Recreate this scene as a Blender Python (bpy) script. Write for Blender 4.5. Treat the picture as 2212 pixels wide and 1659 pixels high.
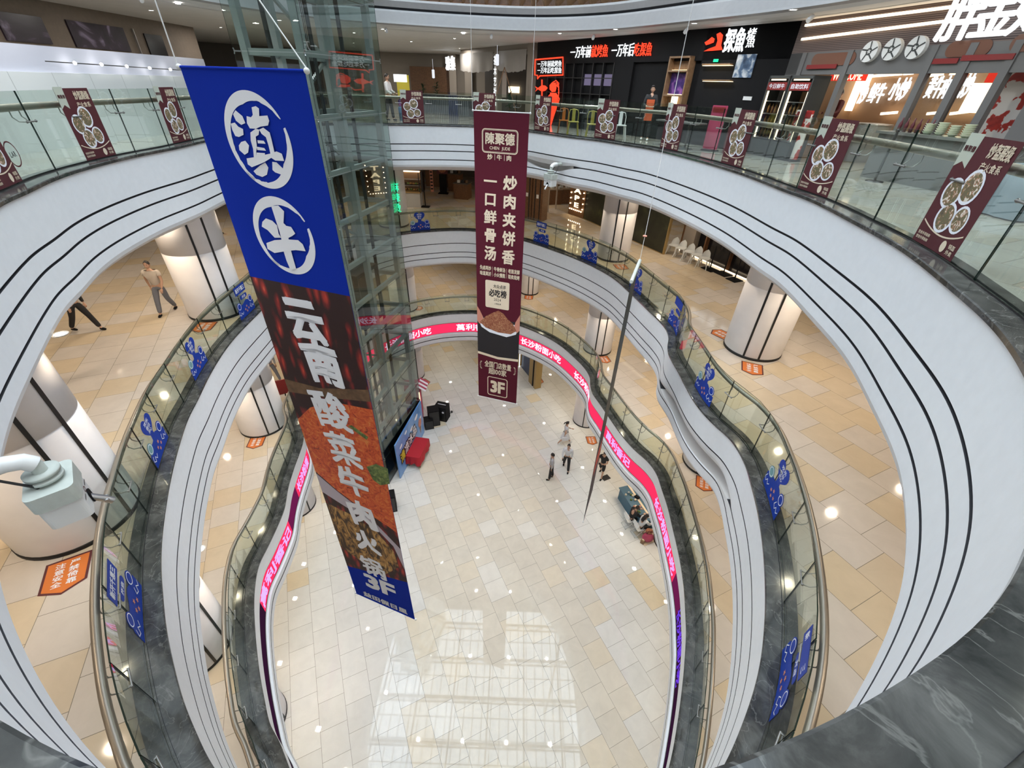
import bpy, bmesh, math, random
from mathutils import Vector, Matrix
PI = math.pi
for o in list(bpy.data.objects): bpy.data.objects.remove(o)
SC = bpy.context.scene
COL = SC.collection
# ------------------------------------------------------------------ camera, world, main lights, exposure
F, CX, CY, CH = 919.0, 1106.0, 829.5, 16.5
_nad = Vector((1057 - CX, 2139 - CY, F)).normalized()
_up = -_nad
_fw = (Vector((0, 0, 1)) - _up.z * _up).normalized()
_rt = _fw.cross(_up)
if _rt.x < 0: _rt = -_rt
RM = Matrix((_rt, _fw, _up))            # photo camera axes (x right, y down, z forward) -> world
cam = bpy.data.cameras.new('camera'); cam.sensor_width = 36; cam.sensor_fit = 'HORIZONTAL'
cam.lens = 36 * F / 2212; cam.clip_start = .05; cam.clip_end = 300
cam_o = bpy.data.objects.new('camera', cam); COL.objects.link(cam_o)
_m = RM @ Matrix(((1, 0, 0), (0, -1, 0), (0, 0, -1)))
cam_o.matrix_world = Matrix.Translation((0, 0, CH)) @ _m.to_4x4()
SC.camera = cam_o
def ray(x, y): return RM @ Vector((x - CX, y - CY, F))
def at(x, y, z):
    d = ray(x, y); t = (z - CH) / d.z; return Vector((d.x * t, d.y * t, z))
def atp(x, y, p, n):                    # pixel onto the vertical plane through p with normal n
    d = ray(x, y); c = Vector((0, 0, CH)); t = (Vector(p) - c).dot(n) / d.dot(n); return c + d * t
def zat(x, y, p):                       # height of a pixel on the vertical line through p
    d = ray(x, y); return CH + d.z * math.hypot(p[0], p[1]) / math.hypot(d.x, d.y)

SC.view_settings.view_transform = 'Standard'; SC.view_settings.look = 'None'
SC.view_settings.exposure = 0.12; SC.view_settings.gamma = 1.0
SC.view_settings.use_curve_mapping = False
cy = SC.cycles
cy.max_bounces = 7; cy.use_adaptive_sampling = True; cy.adaptive_threshold = .04; cy.diffuse_bounces = 3; cy.glossy_bounces = 4; cy.transmission_bounces = 4
cy.transparent_max_bounces = 32; cy.sample_clamp_indirect = 4.0; cy.caustics_reflective = False; cy.caustics_refractive = False
wd = bpy.data.worlds.new('world'); SC.world = wd; wd.use_nodes = True
wd.node_tree.nodes['Background'].inputs[0].default_value = (.75, .85, 1, 1)
wd.node_tree.nodes['Background'].inputs[1].default_value = .12
def area(name, loc, size, power, col, sy=None, rot=(0, 0, 0), spread=PI):
    l = bpy.data.lights.new(name, 'AREA'); l.energy = power; l.color = col; l.size = size
    if sy: l.shape = 'RECTANGLE'; l.size_y = sy
    l.spread = spread
    o = bpy.data.objects.new(name, l); COL.objects.link(o); o.location = loc; o.rotation_euler = rot
    return o
area('skylight_daylight', (-2.0, 10.5, 27.0), 17, 5700, (.74, .88, 1), 23)

# ------------------------------------------------------------------ materials
MATS = {}
def nodes(name):
    m = bpy.data.materials.new(name); m.use_nodes = True; MATS[name] = m
    nt = m.node_tree; return m, nt, nt.nodes['Principled BSDF'], nt.nodes['Material Output']
def N(nt, t, **k):
    n = nt.nodes.new(t)
    for a, v in k.items():
        if a.startswith('i_'): n.inputs[a[2:].replace('_', ' ')].default_value = v
        else: setattr(n, a, v)
    return n
def pm(name, col, rough=.5, metal=0, spec=.5, emit=None, es=0, noise=0, nscale=8, bump=0, bscale=40):
    m, nt, b, out = nodes(name)
    c = (*col, 1)
    b.inputs['Base Color'].default_value = c; b.inputs['Roughness'].default_value = rough
    b.inputs['Metallic'].default_value = metal; b.inputs['Specular IOR Level'].default_value = spec
    if emit: b.inputs['Emission Color'].default_value = (*emit, 1); b.inputs['Emission Strength'].default_value = es
    if noise or bump:
        tc = N(nt, 'ShaderNodeTexCoord')
        if noise:
            n = N(nt, 'ShaderNodeTexNoise', i_Scale=nscale, i_Detail=5.0); nt.links.new(tc.outputs['Object'], n.inputs['Vector'])
            r = N(nt, 'ShaderNodeMapRange', i_From_Min=.3, i_From_Max=.7, i_To_Min=1 - noise, i_To_Max=1 + noise)
            nt.links.new(n.outputs['Fac'], r.inputs['Value'])
            x = N(nt, 'ShaderNodeMix', data_type='RGBA', blend_type='MULTIPLY'); x.inputs[0].default_value = 1
            x.inputs[6].default_value = c; nt.links.new(r.outputs[0], x.inputs[7]); nt.links.new(x.outputs[2], b.inputs['Base Color'])
        if bump:
            n = N(nt, 'ShaderNodeTexNoise', i_Scale=bscale); nt.links.new(tc.outputs['Object'], n.inputs['Vector'])
            bp = N(nt, 'ShaderNodeBump', i_Strength=bump); nt.links.new(n.outputs['Fac'], bp.inputs['Height']); nt.links.new(bp.outputs[0], b.inputs['Normal'])
    return m
def em(name, col, s, sampled=False):
    m, nt, b, out = nodes(name)
    e = N(nt, 'ShaderNodeEmission'); e.inputs[0].default_value = (*col, 1); e.inputs[1].default_value = s
    nt.links.new(e.outputs[0], out.inputs[0])
    if not sampled: m.cycles.emission_sampling = 'NONE'
    return m
def glassm(name, tint, gl=1.0, rough=0.0):
    m, nt, b, out = nodes(name)
    t = N(nt, 'ShaderNodeBsdfTransparent'); t.inputs[0].default_value = (*tint, 1)
    g = N(nt, 'ShaderNodeBsdfGlossy'); g.inputs['Roughness'].default_value = rough
    f = N(nt, 'ShaderNodeLayerWeight'); f.inputs[0].default_value = .5
    pw = N(nt, 'ShaderNodeMath', operation='POWER'); pw.inputs[1].default_value = 4.0; nt.links.new(f.outputs['Facing'], pw.inputs[0])
    mu = N(nt, 'ShaderNodeMath', operation='MULTIPLY_ADD'); mu.inputs[1].default_value = .85 * gl; mu.inputs[2].default_value = .05 * gl; nt.links.new(pw.outputs[0], mu.inputs[0])
    x = N(nt, 'ShaderNodeMixShader'); nt.links.new(mu.outputs[0], x.inputs[0]); nt.links.new(t.outputs[0], x.inputs[1]); nt.links.new(g.outputs[0], x.inputs[2])
    nt.links.new(x.outputs[0], out.inputs[0]); return m
def ramp(nt, pts, interp='LINEAR'):
    r = N(nt, 'ShaderNodeValToRGB'); e = r.color_ramp; e.interpolation = interp
    while len(e.elements) < len(pts): e.elements.new(.5)
    for q, (p, c) in zip(e.elements, pts): q.position = p; q.color = (*c, 1)
    return r
def tiles(name, ang, sx, sy, white, beige, zone, rough=.07, joint=.004, shift=(0, 0)):
    """running-bond polished stone; zone(nt, u, v) gives the share of beige slabs"""
    m, nt, b, out = nodes(name)
    def M(op, a, bb=None, c=None):
        n = N(nt, 'ShaderNodeMath', operation=op)
        for i, v in enumerate((a, bb, c)):
            if v is None: continue
            if isinstance(v, (int, float)): n.inputs[i].default_value = v
            else: nt.links.new(v, n.inputs[i])
        return n.outputs[0]
    g = N(nt, 'ShaderNodeNewGeometry'); s = N(nt, 'ShaderNodeSeparateXYZ'); nt.links.new(g.outputs['Position'], s.inputs[0])
    X, Y = s.outputs[0], s.outputs[1]; ca, sa = math.cos(ang), math.sin(ang)
    U = M('ADD', M('ADD', M('MULTIPLY', X, ca), M('MULTIPLY', Y, sa)), shift[0])
    V = M('ADD', M('ADD', M('MULTIPLY', X, -sa), M('MULTIPLY', Y, ca)), shift[1])
    v = M('DIVIDE', V, sy); row = M('FLOOR', v)
    u = M('ADD', M('DIVIDE', U, sx), M('MULTIPLY', M('MODULO', M('ABSOLUTE', row), 2), .5)); cell = M('FLOOR', u)
    cv = N(nt, 'ShaderNodeCombineXYZ'); nt.links.new(cell, cv.inputs[0]); nt.links.new(row, cv.inputs[1])
    wn = N(nt, 'ShaderNodeTexWhiteNoise', noise_dimensions='3D'); nt.links.new(cv.outputs[0], wn.inputs['Vector'])
    sc = N(nt, 'ShaderNodeVectorMath', operation='SCALE'); sc.inputs['Scale'].default_value = .09; nt.links.new(cv.outputs[0], sc.inputs[0])
    ln = N(nt, 'ShaderNodeTexNoise', i_Scale=1.0, i_Detail=1.0); nt.links.new(sc.outputs[0], ln.inputs['Vector'])
    z = zone(M, cell, row, ln.outputs['Fac'], wn.outputs['Value'])
    fu, fv = M('FRACT', u), M('FRACT', v)
    eu = M('MULTIPLY', M('MINIMUM', fu, M('SUBTRACT', 1, fu)), sx); ev = M('MULTIPLY', M('MINIMUM', fv, M('SUBTRACT', 1, fv)), sy)
    jo = M('LESS_THAN', M('MINIMUM', eu, ev), joint)
    vn = N(nt, 'ShaderNodeTexNoise', i_Scale=2.2, i_Detail=8.0, i_Roughness=.65, i_Distortion=.6); nt.links.new(g.outputs['Position'], vn.inputs['Vector'])
    vr = M('ADD', M('MULTIPLY', vn.outputs['Fac'], .26), M('MULTIPLY', wn.outputs['Value'], .10)); vr = M('ADD', vr, .82)
    mx = N(nt, 'ShaderNodeMix', data_type='RGBA'); nt.links.new(z, mx.inputs[0]); mx.inputs[6].default_value = (*white, 1); mx.inputs[7].default_value = (*beige, 1)
    ml = N(nt, 'ShaderNodeMix', data_type='RGBA', blend_type='MULTIPLY'); ml.inputs[0].default_value = 1; nt.links.new(mx.outputs[2], ml.inputs[6]); nt.links.new(vr, ml.inputs[7])
    mj = N(nt, 'ShaderNodeMix', data_type='RGBA'); nt.links.new(jo, mj.inputs[0]); nt.links.new(ml.outputs[2], mj.inputs[6]); mj.inputs[7].default_value = (.20, .18, .15, 1)
    nt.links.new(mj.outputs[2], b.inputs['Base Color']); b.inputs['Roughness'].default_value = rough
    return m
TA = math.atan2(-0.9, 0.4364)            # running direction of the ground-floor joints
def zone_ground(M, cell, row, ln, wn):   # a broad beige field through the middle, stray slabs either side
    lo = M('GREATER_THAN', M('ADD', row, M('MULTIPLY', cell, .29)), -3.2)
    hi = M('LESS_THAN', M('ADD', row, M('MULTIPLY', cell, .28)), 5.9)
    c = M('MULTIPLY', M('MULTIPLY', lo, hi), M('GREATER_THAN', M('ADD', cell, M('MULTIPLY', wn, 2)), -21.5))
    w = M('GREATER_THAN', wn, .91); i = M('LESS_THAN', wn, .9)
    return M('ADD', M('MULTIPLY', c, M('ADD', M('MULTIPLY', i, .42), M('MULTIPLY', M('GREATER_THAN', wn, .75), .2))), M('MULTIPLY', M('SUBTRACT', 1, c), M('MULTIPLY', w, .9)))
def zone_upper(M, cell, row, ln, wn): return M('MULTIPLY', M('GREATER_THAN', M('ADD', wn, M('MULTIPLY', ln, .8)), .85), M('ADD', .5, M('MULTIPLY', wn, .4)))
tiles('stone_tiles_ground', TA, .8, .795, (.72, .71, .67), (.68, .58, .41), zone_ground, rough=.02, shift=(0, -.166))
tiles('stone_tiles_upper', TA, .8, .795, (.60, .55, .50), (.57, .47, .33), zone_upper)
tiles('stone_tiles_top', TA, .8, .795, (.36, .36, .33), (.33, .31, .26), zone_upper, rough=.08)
pm('white_fascia', (.80, .83, .86), .45, noise=.02)
pm('groove_dark', (.03, .03, .035), .6)
pm('soffit_white', (.70, .68, .66), .6)
pm('ceiling_white', (.72, .69, .66), .6, noise=.04, nscale=2)
def marble():
    m, nt, b, out = nodes('grey_marble')
    tc = N(nt, 'ShaderNodeNewGeometry')
    n = N(nt, 'ShaderNodeTexNoise', i_Scale=2.4, i_Detail=8.0, i_Roughness=.65, i_Distortion=1.2); nt.links.new(tc.outputs['Position'], n.inputs['Vector'])
    r = ramp(nt, [(.3, (.022, .023, .023)), (.5, (.055, .056, .054)), (.7, (.12, .12, .115))]); nt.links.new(n.outputs['Fac'], r.inputs[0])
    n2 = N(nt, 'ShaderNodeTexNoise', i_Scale=1.3, i_Detail=6.0, i_Distortion=2.5); nt.links.new(tc.outputs['Position'], n2.inputs['Vector'])
    r2 = ramp(nt, [(.49, (0, 0, 0)), (.503, (.5, .5, .5)), (.516, (0, 0, 0))]); nt.links.new(n2.outputs['Fac'], r2.inputs[0])
    x = N(nt, 'ShaderNodeMix', data_type='RGBA'); nt.links.new(r2.outputs[0], x.inputs[0]); nt.links.new(r.outputs[0], x.inputs[6]); x.inputs[7].default_value = (.22, .22, .21, 1)
    nt.links.new(x.outputs[2], b.inputs['Base Color']); b.inputs['Roughness'].default_value = .12
marble()
glassm('rail_glass', (.90, .95, .915), 1.0)
glassm('lift_glass', (.84, .89, .87), 1.0)
glassm('shop_glass', (.88, .90, .90), .8)
pm('glass_edge', (.008, .02, .016), .25)
pm('handrail_steel', (.30, .27, .23), .38, .75)
pm('bracket_steel', (.30, .30, .29), .35, .8)
pm('column_panel', (.72, .70, .71), .38, noise=.03, nscale=3)
pm('fascia_toned_down', (.36, .35, .35), .45, noise=.03)  # white fascia darkened in its colour to offset the strong skylight up there
pm('black_trim', (.012, .012, .013), .4)
pm('lift_steel', (.36, .39, .385), .5, .25)
pm('dark_steel', (.06, .065, .065), .5, .4)
pm('white_plastic', (.74, .75, .74), .35)
pm('white_paint', (.78, .78, .78), .5)
pm('black_matte', (.006, .006, .007), .75, spec=.2)
pm('black_gloss', (.008, .008, .010), .15)
pm('orange_vinyl', (.62, .17, .03), .4)
pm('maroon_print', (.085, .012, .018), .55)
pm('maroon_cloth', (.095, .014, .026), .85, spec=.1)
pm('maroon_dark', (.012, .010, .013), .7)
pm('blue_cloth', (.005, .028, .36), .85, spec=.1)
pm('dark_teal_cloth', (.022, .034, .034), .6)
pm('blue_print', (.010, .045, .34), .5, spec=.3)
pm('blue_light', (.16, .33, .36), .5)
pm('print_white', (.84, .86, .92), .7)
pm('print_cream', (.78, .66, .50), .6)
pm('print_pink', (.60, .25, .18), .6)
pm('steel', (.55, .55, .55), .3, .9)
pm('red_cloth', (.42, .010, .022), .75)
pm('wood_brown', (.14, .065, .028), .45, noise=.25, nscale=14)
pm('wood_slats', (.22, .13, .07), .5, noise=.2, nscale=9)
pm('skin', (.50, .30, .21), .55)
pm('hair_black', (.012, .010, .010), .5)
em('lamp_white', (1, .97, .92), 30)
em('lamp_warm', (1, .78, .50), 26)
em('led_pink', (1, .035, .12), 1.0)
em('led_dimmed', (.030, .008, .028), 1.0)  # ribbon's fall-off at grazing angles, put into the panel colour
em('led_half_dimmed', (.14, .012, .07), 1.0)  # halfway step of the same painted viewing-angle fall-off
em('led_letters', (1, .74, 1), 1.35)
em('led_letters_violet', (.60, .38, 1.0), 1.3)
em('led_letters_blue', (.16, .05, .75), 1.0)
em('neon_white', (.92, .97, 1), 1.5)
em('neon_red', (1, .06, .025), 1.5)
em('neon_warm', (1, .80, .48), 3.0)
em('neon_green', (.03, .85, .36), 1.6)

pm('grey_paint', (.13, .13, .13), .5); pm('grey_light', (.42, .43, .43), .4); pm('red_print', (.20, .014, .014), .5); pm('pink_print', (.40, .05, .11), .5); pm('yellow_print', (.62, .52, .05), .5)
pm('interior_cream', (.34, .21, .12), .6); pm('beige_wall', (.30, .26, .22), .6); pm('valance_cloth', (.36, .34, .32), .8); pm('slate_blue', (.11, .13, .16), .5); pm('leaf_green', (.018, .045, .016), .5)
pm('bowl_green', (.45, .50, .36), .35); pm('chair_orange', (.42, .14, .03), .35, .3); pm('chair_yellow', (.34, .30, .06), .35, .3); pm('chair_white', (.6, .62, .62), .35)
pm('machine_blue', (.03, .12, .25), .4); pm('hoarding_white', (.60, .62, .62), .5); pm('hoarding_lilac', (.46, .47, .54), .5); pm('brown_plaster', (.20, .16, .125), .7, noise=.06)
em('screen_dim', (.30, .26, .42), .5); em('red_lit', (1, .055, .03), .9); em('bar_light', (1, .80, .55), 3.2); em('lantern_white', (.9, .93, 1), .9)
def swirl(name, pts, scale, dist, emis=0):
    m, nt, b, out = nodes(name); tc = N(nt, 'ShaderNodeTexCoord'); t = N(nt, 'ShaderNodeTexNoise', i_Scale=scale, i_Detail=4.0, i_Distortion=dist); nt.links.new(tc.outputs['Object'], t.inputs['Vector'])
    r = ramp(nt, pts); nt.links.new(t.outputs['Fac'], r.inputs[0]); nt.links.new(r.outputs[0], b.inputs['Base Color']); b.inputs['Roughness'].default_value = .3
swirl('violet_print', [(.3, (.012, .010, .04)), (.5, (.06, .03, .16)), (.62, (.25, .10, .35)), (.75, (.5, .12, .18))], 3, 1.0)
swirl('smoke_poster', [(.35, (.010, .006, .012)), (.58, (.03, .018, .035)), (.70, (.22, .18, .27)), (.8, (.4, .36, .5))], .8, 1.8)
swirl('poster_streak', [(.3, (.03, .05, .09)), (.5, (.10, .16, .26)), (.6, (.45, .50, .55)), (.75, (.75, .76, .78))], 5, .6)
swirl('red_white_print', [(.40, (.68, .64, .60)), (.52, (.68, .64, .60)), (.54, (.42, .04, .03)), (.7, (.20, .02, .02))], 4, .4)
pm('brass', (.42, .30, .13), .35, .7); pm('blue_door', (.012, .035, .11), .3); pm('stall_blue', (.05, .13, .20), .5); pm('cannon_grey', (.50, .54, .50), .45, noise=.08, nscale=12)
swirl('green_print', [(.35, (.010, .012, .008)), (.55, (.022, .026, .014)), (.72, (.05, .06, .022))], 1.2, .8)
swirl('sky_print', [(.35, (.08, .22, .55)), (.55, (.17, .36, .70)), (.7, (.40, .48, .75))], .6, .5)
pm('cloth_white', (.66, .67, .70), .8); pm('cloth_grey', (.40, .40, .42), .8); pm('cloth_black', (.014, .014, .016), .8); pm('cloth_cream', (.52, .46, .40), .8); pm('cloth_denim', (.15, .16, .19), .8); pm('cloth_green', (.05, .06, .035), .8)
pm('apron_orange', (.55, .10, .03), .7); pm('lip', (.32, .10, .09), .5); pm('skin_card', (.50, .36, .28), .6)
pm('transom_brown', (.16, .075, .05), .3); pm('dust_sheet', (.20, .25, .29), .6)
def mesh_panel():
    m, nt, b, out = nodes('mesh_brown'); g = N(nt, 'ShaderNodeNewGeometry'); w = N(nt, 'ShaderNodeTexWave', i_Scale=9.0); nt.links.new(g.outputs['Position'], w.inputs['Vector']); w.bands_direction = 'Z'
    r = ramp(nt, [(.2, (.045, .028, .026)), (.8, (.15, .11, .10))]); nt.links.new(w.outputs['Fac'], r.inputs[0]); nt.links.new(r.outputs[0], b.inputs['Base Color'])
mesh_panel()

# ------------------------------------------------------------------ mesh helpers
class Map:                               # stands in for a matrix: maps local (x, y, z) through a function
    def __init__(s, fn): s.fn = fn
    def __matmul__(s, v): return s.fn(v[0], v[1], v[2])
def jit(poly, a, seed=0):
    r = random.Random(seed); return [(x + r.uniform(-a, a), y + r.uniform(-a, a)) for x, y in poly]
def rrect(w, h, r, n=5, cx=0, cy=0):
    out = []
    for sx, sy, a0 in ((1, 1, 0), (-1, 1, 90), (-1, -1, 180), (1, -1, 270)):
        for k in range(n + 1):
            a = math.radians(a0 + 90 * k / n); out.append((cx + sx * (w / 2 - r) + r * math.cos(a), cy + sy * (h / 2 - r) + r * math.sin(a)))
    return out
def circ(cx, cy, r, n=20, ry=None): return [(cx + r * math.cos(2 * PI * k / n), cy + (ry or r) * math.sin(2 * PI * k / n)) for k in range(n)]
class MB:
    def __init__(s): s.v = []; s.f = []; s.mi = []; s.m = 0; s.sm = []
    def add(s, vs, fs, smooth=False):
        k = len(s.v); s.v += [tuple(p) for p in vs]
        for f in fs: s.f.append([i + k for i in f]); s.mi.append(s.m); s.sm.append(smooth)
        return s
    def mat(s, i): s.m = i; return s
    def box(s, c, d, rz=0, rot=None):
        x, y, z = (q / 2 for q in d); c = Vector(c)
        R = rot if rot is not None else Matrix.Rotation(rz, 3, 'Z')
        vs = [c + R @ Vector(p) for p in ((-x, -y, -z), (x, -y, -z), (x, y, -z), (-x, y, -z), (-x, -y, z), (x, -y, z), (x, y, z), (-x, y, z))]
        return s.add(vs, [(0, 3, 2, 1), (4, 5, 6, 7), (0, 1, 5, 4), (1, 2, 6, 5), (2, 3, 7, 6), (3, 0, 4, 7)])
    def bar(s, a, b, w, h=None):
        a, b = Vector(a), Vector(b); d = b - a; L = d.length; d.normalize(); h = h or w
        u = Vector((0, 0, 1)).cross(d)
        if u.length < 1e-4: u = Vector((1, 0, 0))
        u.normalize(); n = d.cross(u)
        return s.box((a + b) / 2, (w, h, L), rot=Matrix((u, n, d)).transposed())
    def tube(s, pts, r, seg=8, closed=False, caps=True):
        pts = [Vector(p) for p in pts]; n = len(pts); rr = r if isinstance(r, (list, tuple)) else [r] * n
        vs = []; fs = []; pu = None
        for i, p in enumerate(pts):
            if closed: t = pts[(i + 1) % n] - pts[i - 1]
            else: t = pts[min(i + 1, n - 1)] - pts[max(i - 1, 0)]
            t.normalize()
            if pu is None:
                u = Vector((0, 0, 1)).cross(t)
                if u.length < 1e-3: u = Vector((1, 0, 0)).cross(t)
            else: u = pu - t * pu.dot(t)
            u.normalize(); pu = u; w = t.cross(u)
            for k in range(seg):
                a = 2 * PI * k / seg; vs.append(p + (u * math.cos(a) + w * math.sin(a)) * rr[i])
        for i in range(n if closed else n - 1):
            j = (i + 1) % n
            for k in range(seg): fs.append((i * seg + k, i * seg + (k + 1) % seg, j * seg + (k + 1) % seg, j * seg + k))
        s.add(vs, fs, True)
        if caps and not closed:
            s.add(vs[:seg], [tuple(reversed(range(seg)))]); s.add(vs[-seg:], [tuple(range(seg))])
        return s
    def lathe(s, prof, seg=24, c=(0, 0, 0), smooth=True, a0=0, a1=2 * PI, sx=1, sy=1):
        full = abs(a1 - a0 - 2 * PI) < 1e-6; n = seg if full else seg + 1; vs = []; fs = []
        for r, z in prof:
            for k in range(n):
                a = a0 + (a1 - a0) * k / seg; vs.append((c[0] + r * math.cos(a) * sx, c[1] + r * math.sin(a) * sy, c[2] + z))
        for i in range(len(prof) - 1):
            for k in range(n if full else n - 1):
                q = (k + 1) % n; fs.append((i * n + k, i * n + q, (i + 1) * n + q, (i + 1) * n + k))
        return s.add(vs, fs, smooth)
    def disc(s, c, r, z=None, seg=20, up=True):
        vs = [(c[0] + r * math.cos(2 * PI * k / seg), c[1] + r * math.sin(2 * PI * k / seg), c[2]) for k in range(seg)]
        return s.add(vs, [tuple(range(seg)) if up else tuple(reversed(range(seg)))])
    def prism(s, poly, M4, d):           # 2-D outline extruded by d along local z, placed by M4
        n = len(poly); vs = [M4 @ Vector((x, y, 0)) for x, y in poly] + [M4 @ Vector((x, y, d)) for x, y in poly]
        fs = [tuple(reversed(range(n))), tuple(range(n, 2 * n))] + [(i, (i + 1) % n, n + (i + 1) % n, n + i) for i in range(n)]
        return s.add(vs, fs)
    def poly(s, poly, M4, z=0): return s.add([M4 @ Vector((x, y, z)) for x, y in poly], [tuple(range(len(poly)))])
    def loop(s, outer, inner, M4, z=0):  # flat band between two outlines of equal count
        n = len(outer); vs = [M4 @ Vector((x, y, z)) for x, y in outer] + [M4 @ Vector((x, y, z)) for x, y in inner]
        return s.add(vs, [(i, (i + 1) % n, n + (i + 1) % n, n + i) for i in range(n)])
    def strokes(s, pts, w, M4, z=0):     # flat brush line of width w
        for (a, b) in zip(pts, pts[1:]):
            a, b = Vector(a), Vector(b); d = (b - a).normalized() * w / 2; q = Vector((-d.y, d.x)); a2, b2 = a - d * .8, b + d * .8
            s.poly([a2 + q, a2 - q, b2 - q, b2 + q], M4, z)
        return s
    def ball(s, c, r, seg=12, rings=8, R=None):
        r = (r, r, r) if isinstance(r, (int, float)) else r; c = Vector(c); vs = []; fs = []
        for i in range(rings + 1):
            t = PI * i / rings
            for k in range(seg):
                a = 2 * PI * k / seg; p = Vector((r[0] * math.sin(t) * math.cos(a), r[1] * math.sin(t) * math.sin(a), r[2] * math.cos(t)))
                vs.append(c + (R @ p if R is not None else p))
        for i in range(rings):
            for k in range(seg): fs.append((i * seg + k, (i + 1) * seg + k, (i + 1) * seg + (k + 1) % seg, i * seg + (k + 1) % seg))
        return s.add(vs, fs, True)
    def build(s, name, mats, parent=None, world=True):
        me = bpy.data.meshes.new(name); off = Vector((0, 0, 0))
        if parent is not None and world:
            p = parent
            while p is not None: off += p.location; p = p.parent
        me.from_pydata([Vector(p) - off for p in s.v] if world else s.v, [], s.f)
        for m in ([mats] if isinstance(mats, str) else mats): me.materials.append(MATS[m])
        me.polygons.foreach_set('material_index', s.mi); me.polygons.foreach_set('use_smooth', s.sm); me.update()
        o = bpy.data.objects.new(name, me); COL.objects.link(o)
        if parent is not None: o.parent = parent
        return o
def tag(o, label, cat, group=None, kind=None):
    o['label'] = label; o['category'] = cat
    if group: o['group'] = group
    if kind: o['kind'] = kind
    return o
def thing(name, label, cat, loc=(0, 0, 0), group=None, rz=0):
    o = bpy.data.objects.new(name, None); COL.objects.link(o); o.location = loc; o.rotation_euler = (0, 0, rz); o.empty_display_size = .2
    return tag(o, label, cat, group)
def struct(name, mb, mats, label=None):
    o = mb.build(name, mats); o['kind'] = 'structure'
    if label: o['label'] = label
    return o
def origin(o, c):                        # move a mesh object's origin to c
    c = Vector(c); o.data.transform(Matrix.Translation(-c)); o.location = c; return o
def dup(o, loc=None, rz=None, parent=None):
    c = o.copy(); COL.objects.link(c)
    if parent is not None: c.parent = parent
    for ch in [q for q in bpy.data.objects if q.parent == o]: dup(ch, parent=c)
    if loc is not None: c.location = loc
    if rz is not None: c.rotation_euler = (0, 0, rz)
    return c
def frame(p, xd, yd=Vector((0, 0, 1))):  # local axes: x along xd, y along yd, z out of the face
    xd = Vector(xd).normalized(); yd = Vector(yd).normalized(); zd = xd.cross(yd)
    return Matrix.Translation(Vector(p)) @ Matrix((xd, yd, zd)).transposed().to_4x4()

# ------------------------------------------------------------------ lettering (built-in font outlines)
GL = {}
def load_glyphs(text, off=0.0, res=3):
    todo = [c for c in dict.fromkeys(text) if (c, off) not in GL and c != ' ']
    obs = []
    for c in todo:
        cu = bpy.data.curves.new('glyph', 'FONT'); cu.body = c; cu.size = 1; cu.offset = off; cu.resolution_u = 2
        o = bpy.data.objects.new('glyph', cu); COL.objects.link(o); obs.append((c, o, cu))
    bpy.context.view_layer.update()
    dg = bpy.context.evaluated_depsgraph_get()
    for c, o, cu in obs:
        me = o.evaluated_get(dg).to_mesh()
        GL[(c, off)] = ([(v.co.x, v.co.y) for v in me.vertices], [tuple(p.vertices) for p in me.polygons])
        o.evaluated_get(dg).to_mesh_clear()
    for c, o, cu in obs:
        bpy.data.objects.remove(o); bpy.data.curves.remove(cu)
def gbox(c, off):
    v = GL[(c, 0.0)][0]
    if not v: return (0, 1, 0, 1)
    xs = [p[0] for p in v]; ys = [p[1] for p in v]; return min(xs), max(xs), min(ys), max(ys)
def glyph(mb, c, off, fn, depth=0):      # fn maps a point of the unit em square (CJK) to the world
    if c == ' ': return
    v, f = GL[(c, 0.0)]
    if off and not depth:
        vs = []; fs = []; n = len(v); q = off * .8
        for k, (dx, dy) in enumerate(((q, 0), (-q, 0), (0, q), (0, -q)) if off < .025 else ((q, q), (-q, q), (q, -q), (-q, -q), (0, q), (0, -q), (q, 0), (-q, 0))):
            vs += [fn(x + dx, y + dy, .0007 * k) for x, y in v]; fs += [tuple(i + k * n for i in p) for p in f]
        mb.add(vs, fs); return
    if depth:
        n = len(v); vs = [fn(x, y, 0) for x, y in v] + [fn(x, y, depth) for x, y in v]
        ed = {}
        for q in f:
            for a, b in zip(q, q[1:] + q[:1]): ed[(a, b)] = 1
        fs = [tuple(i + n for i in q) for q in f] + [(a, b, b + n, a + n) for (a, b) in ed if (b, a) not in ed]
        mb.add(vs, fs)
    else: mb.add([fn(x, y, 0) for x, y in v], f)
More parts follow.
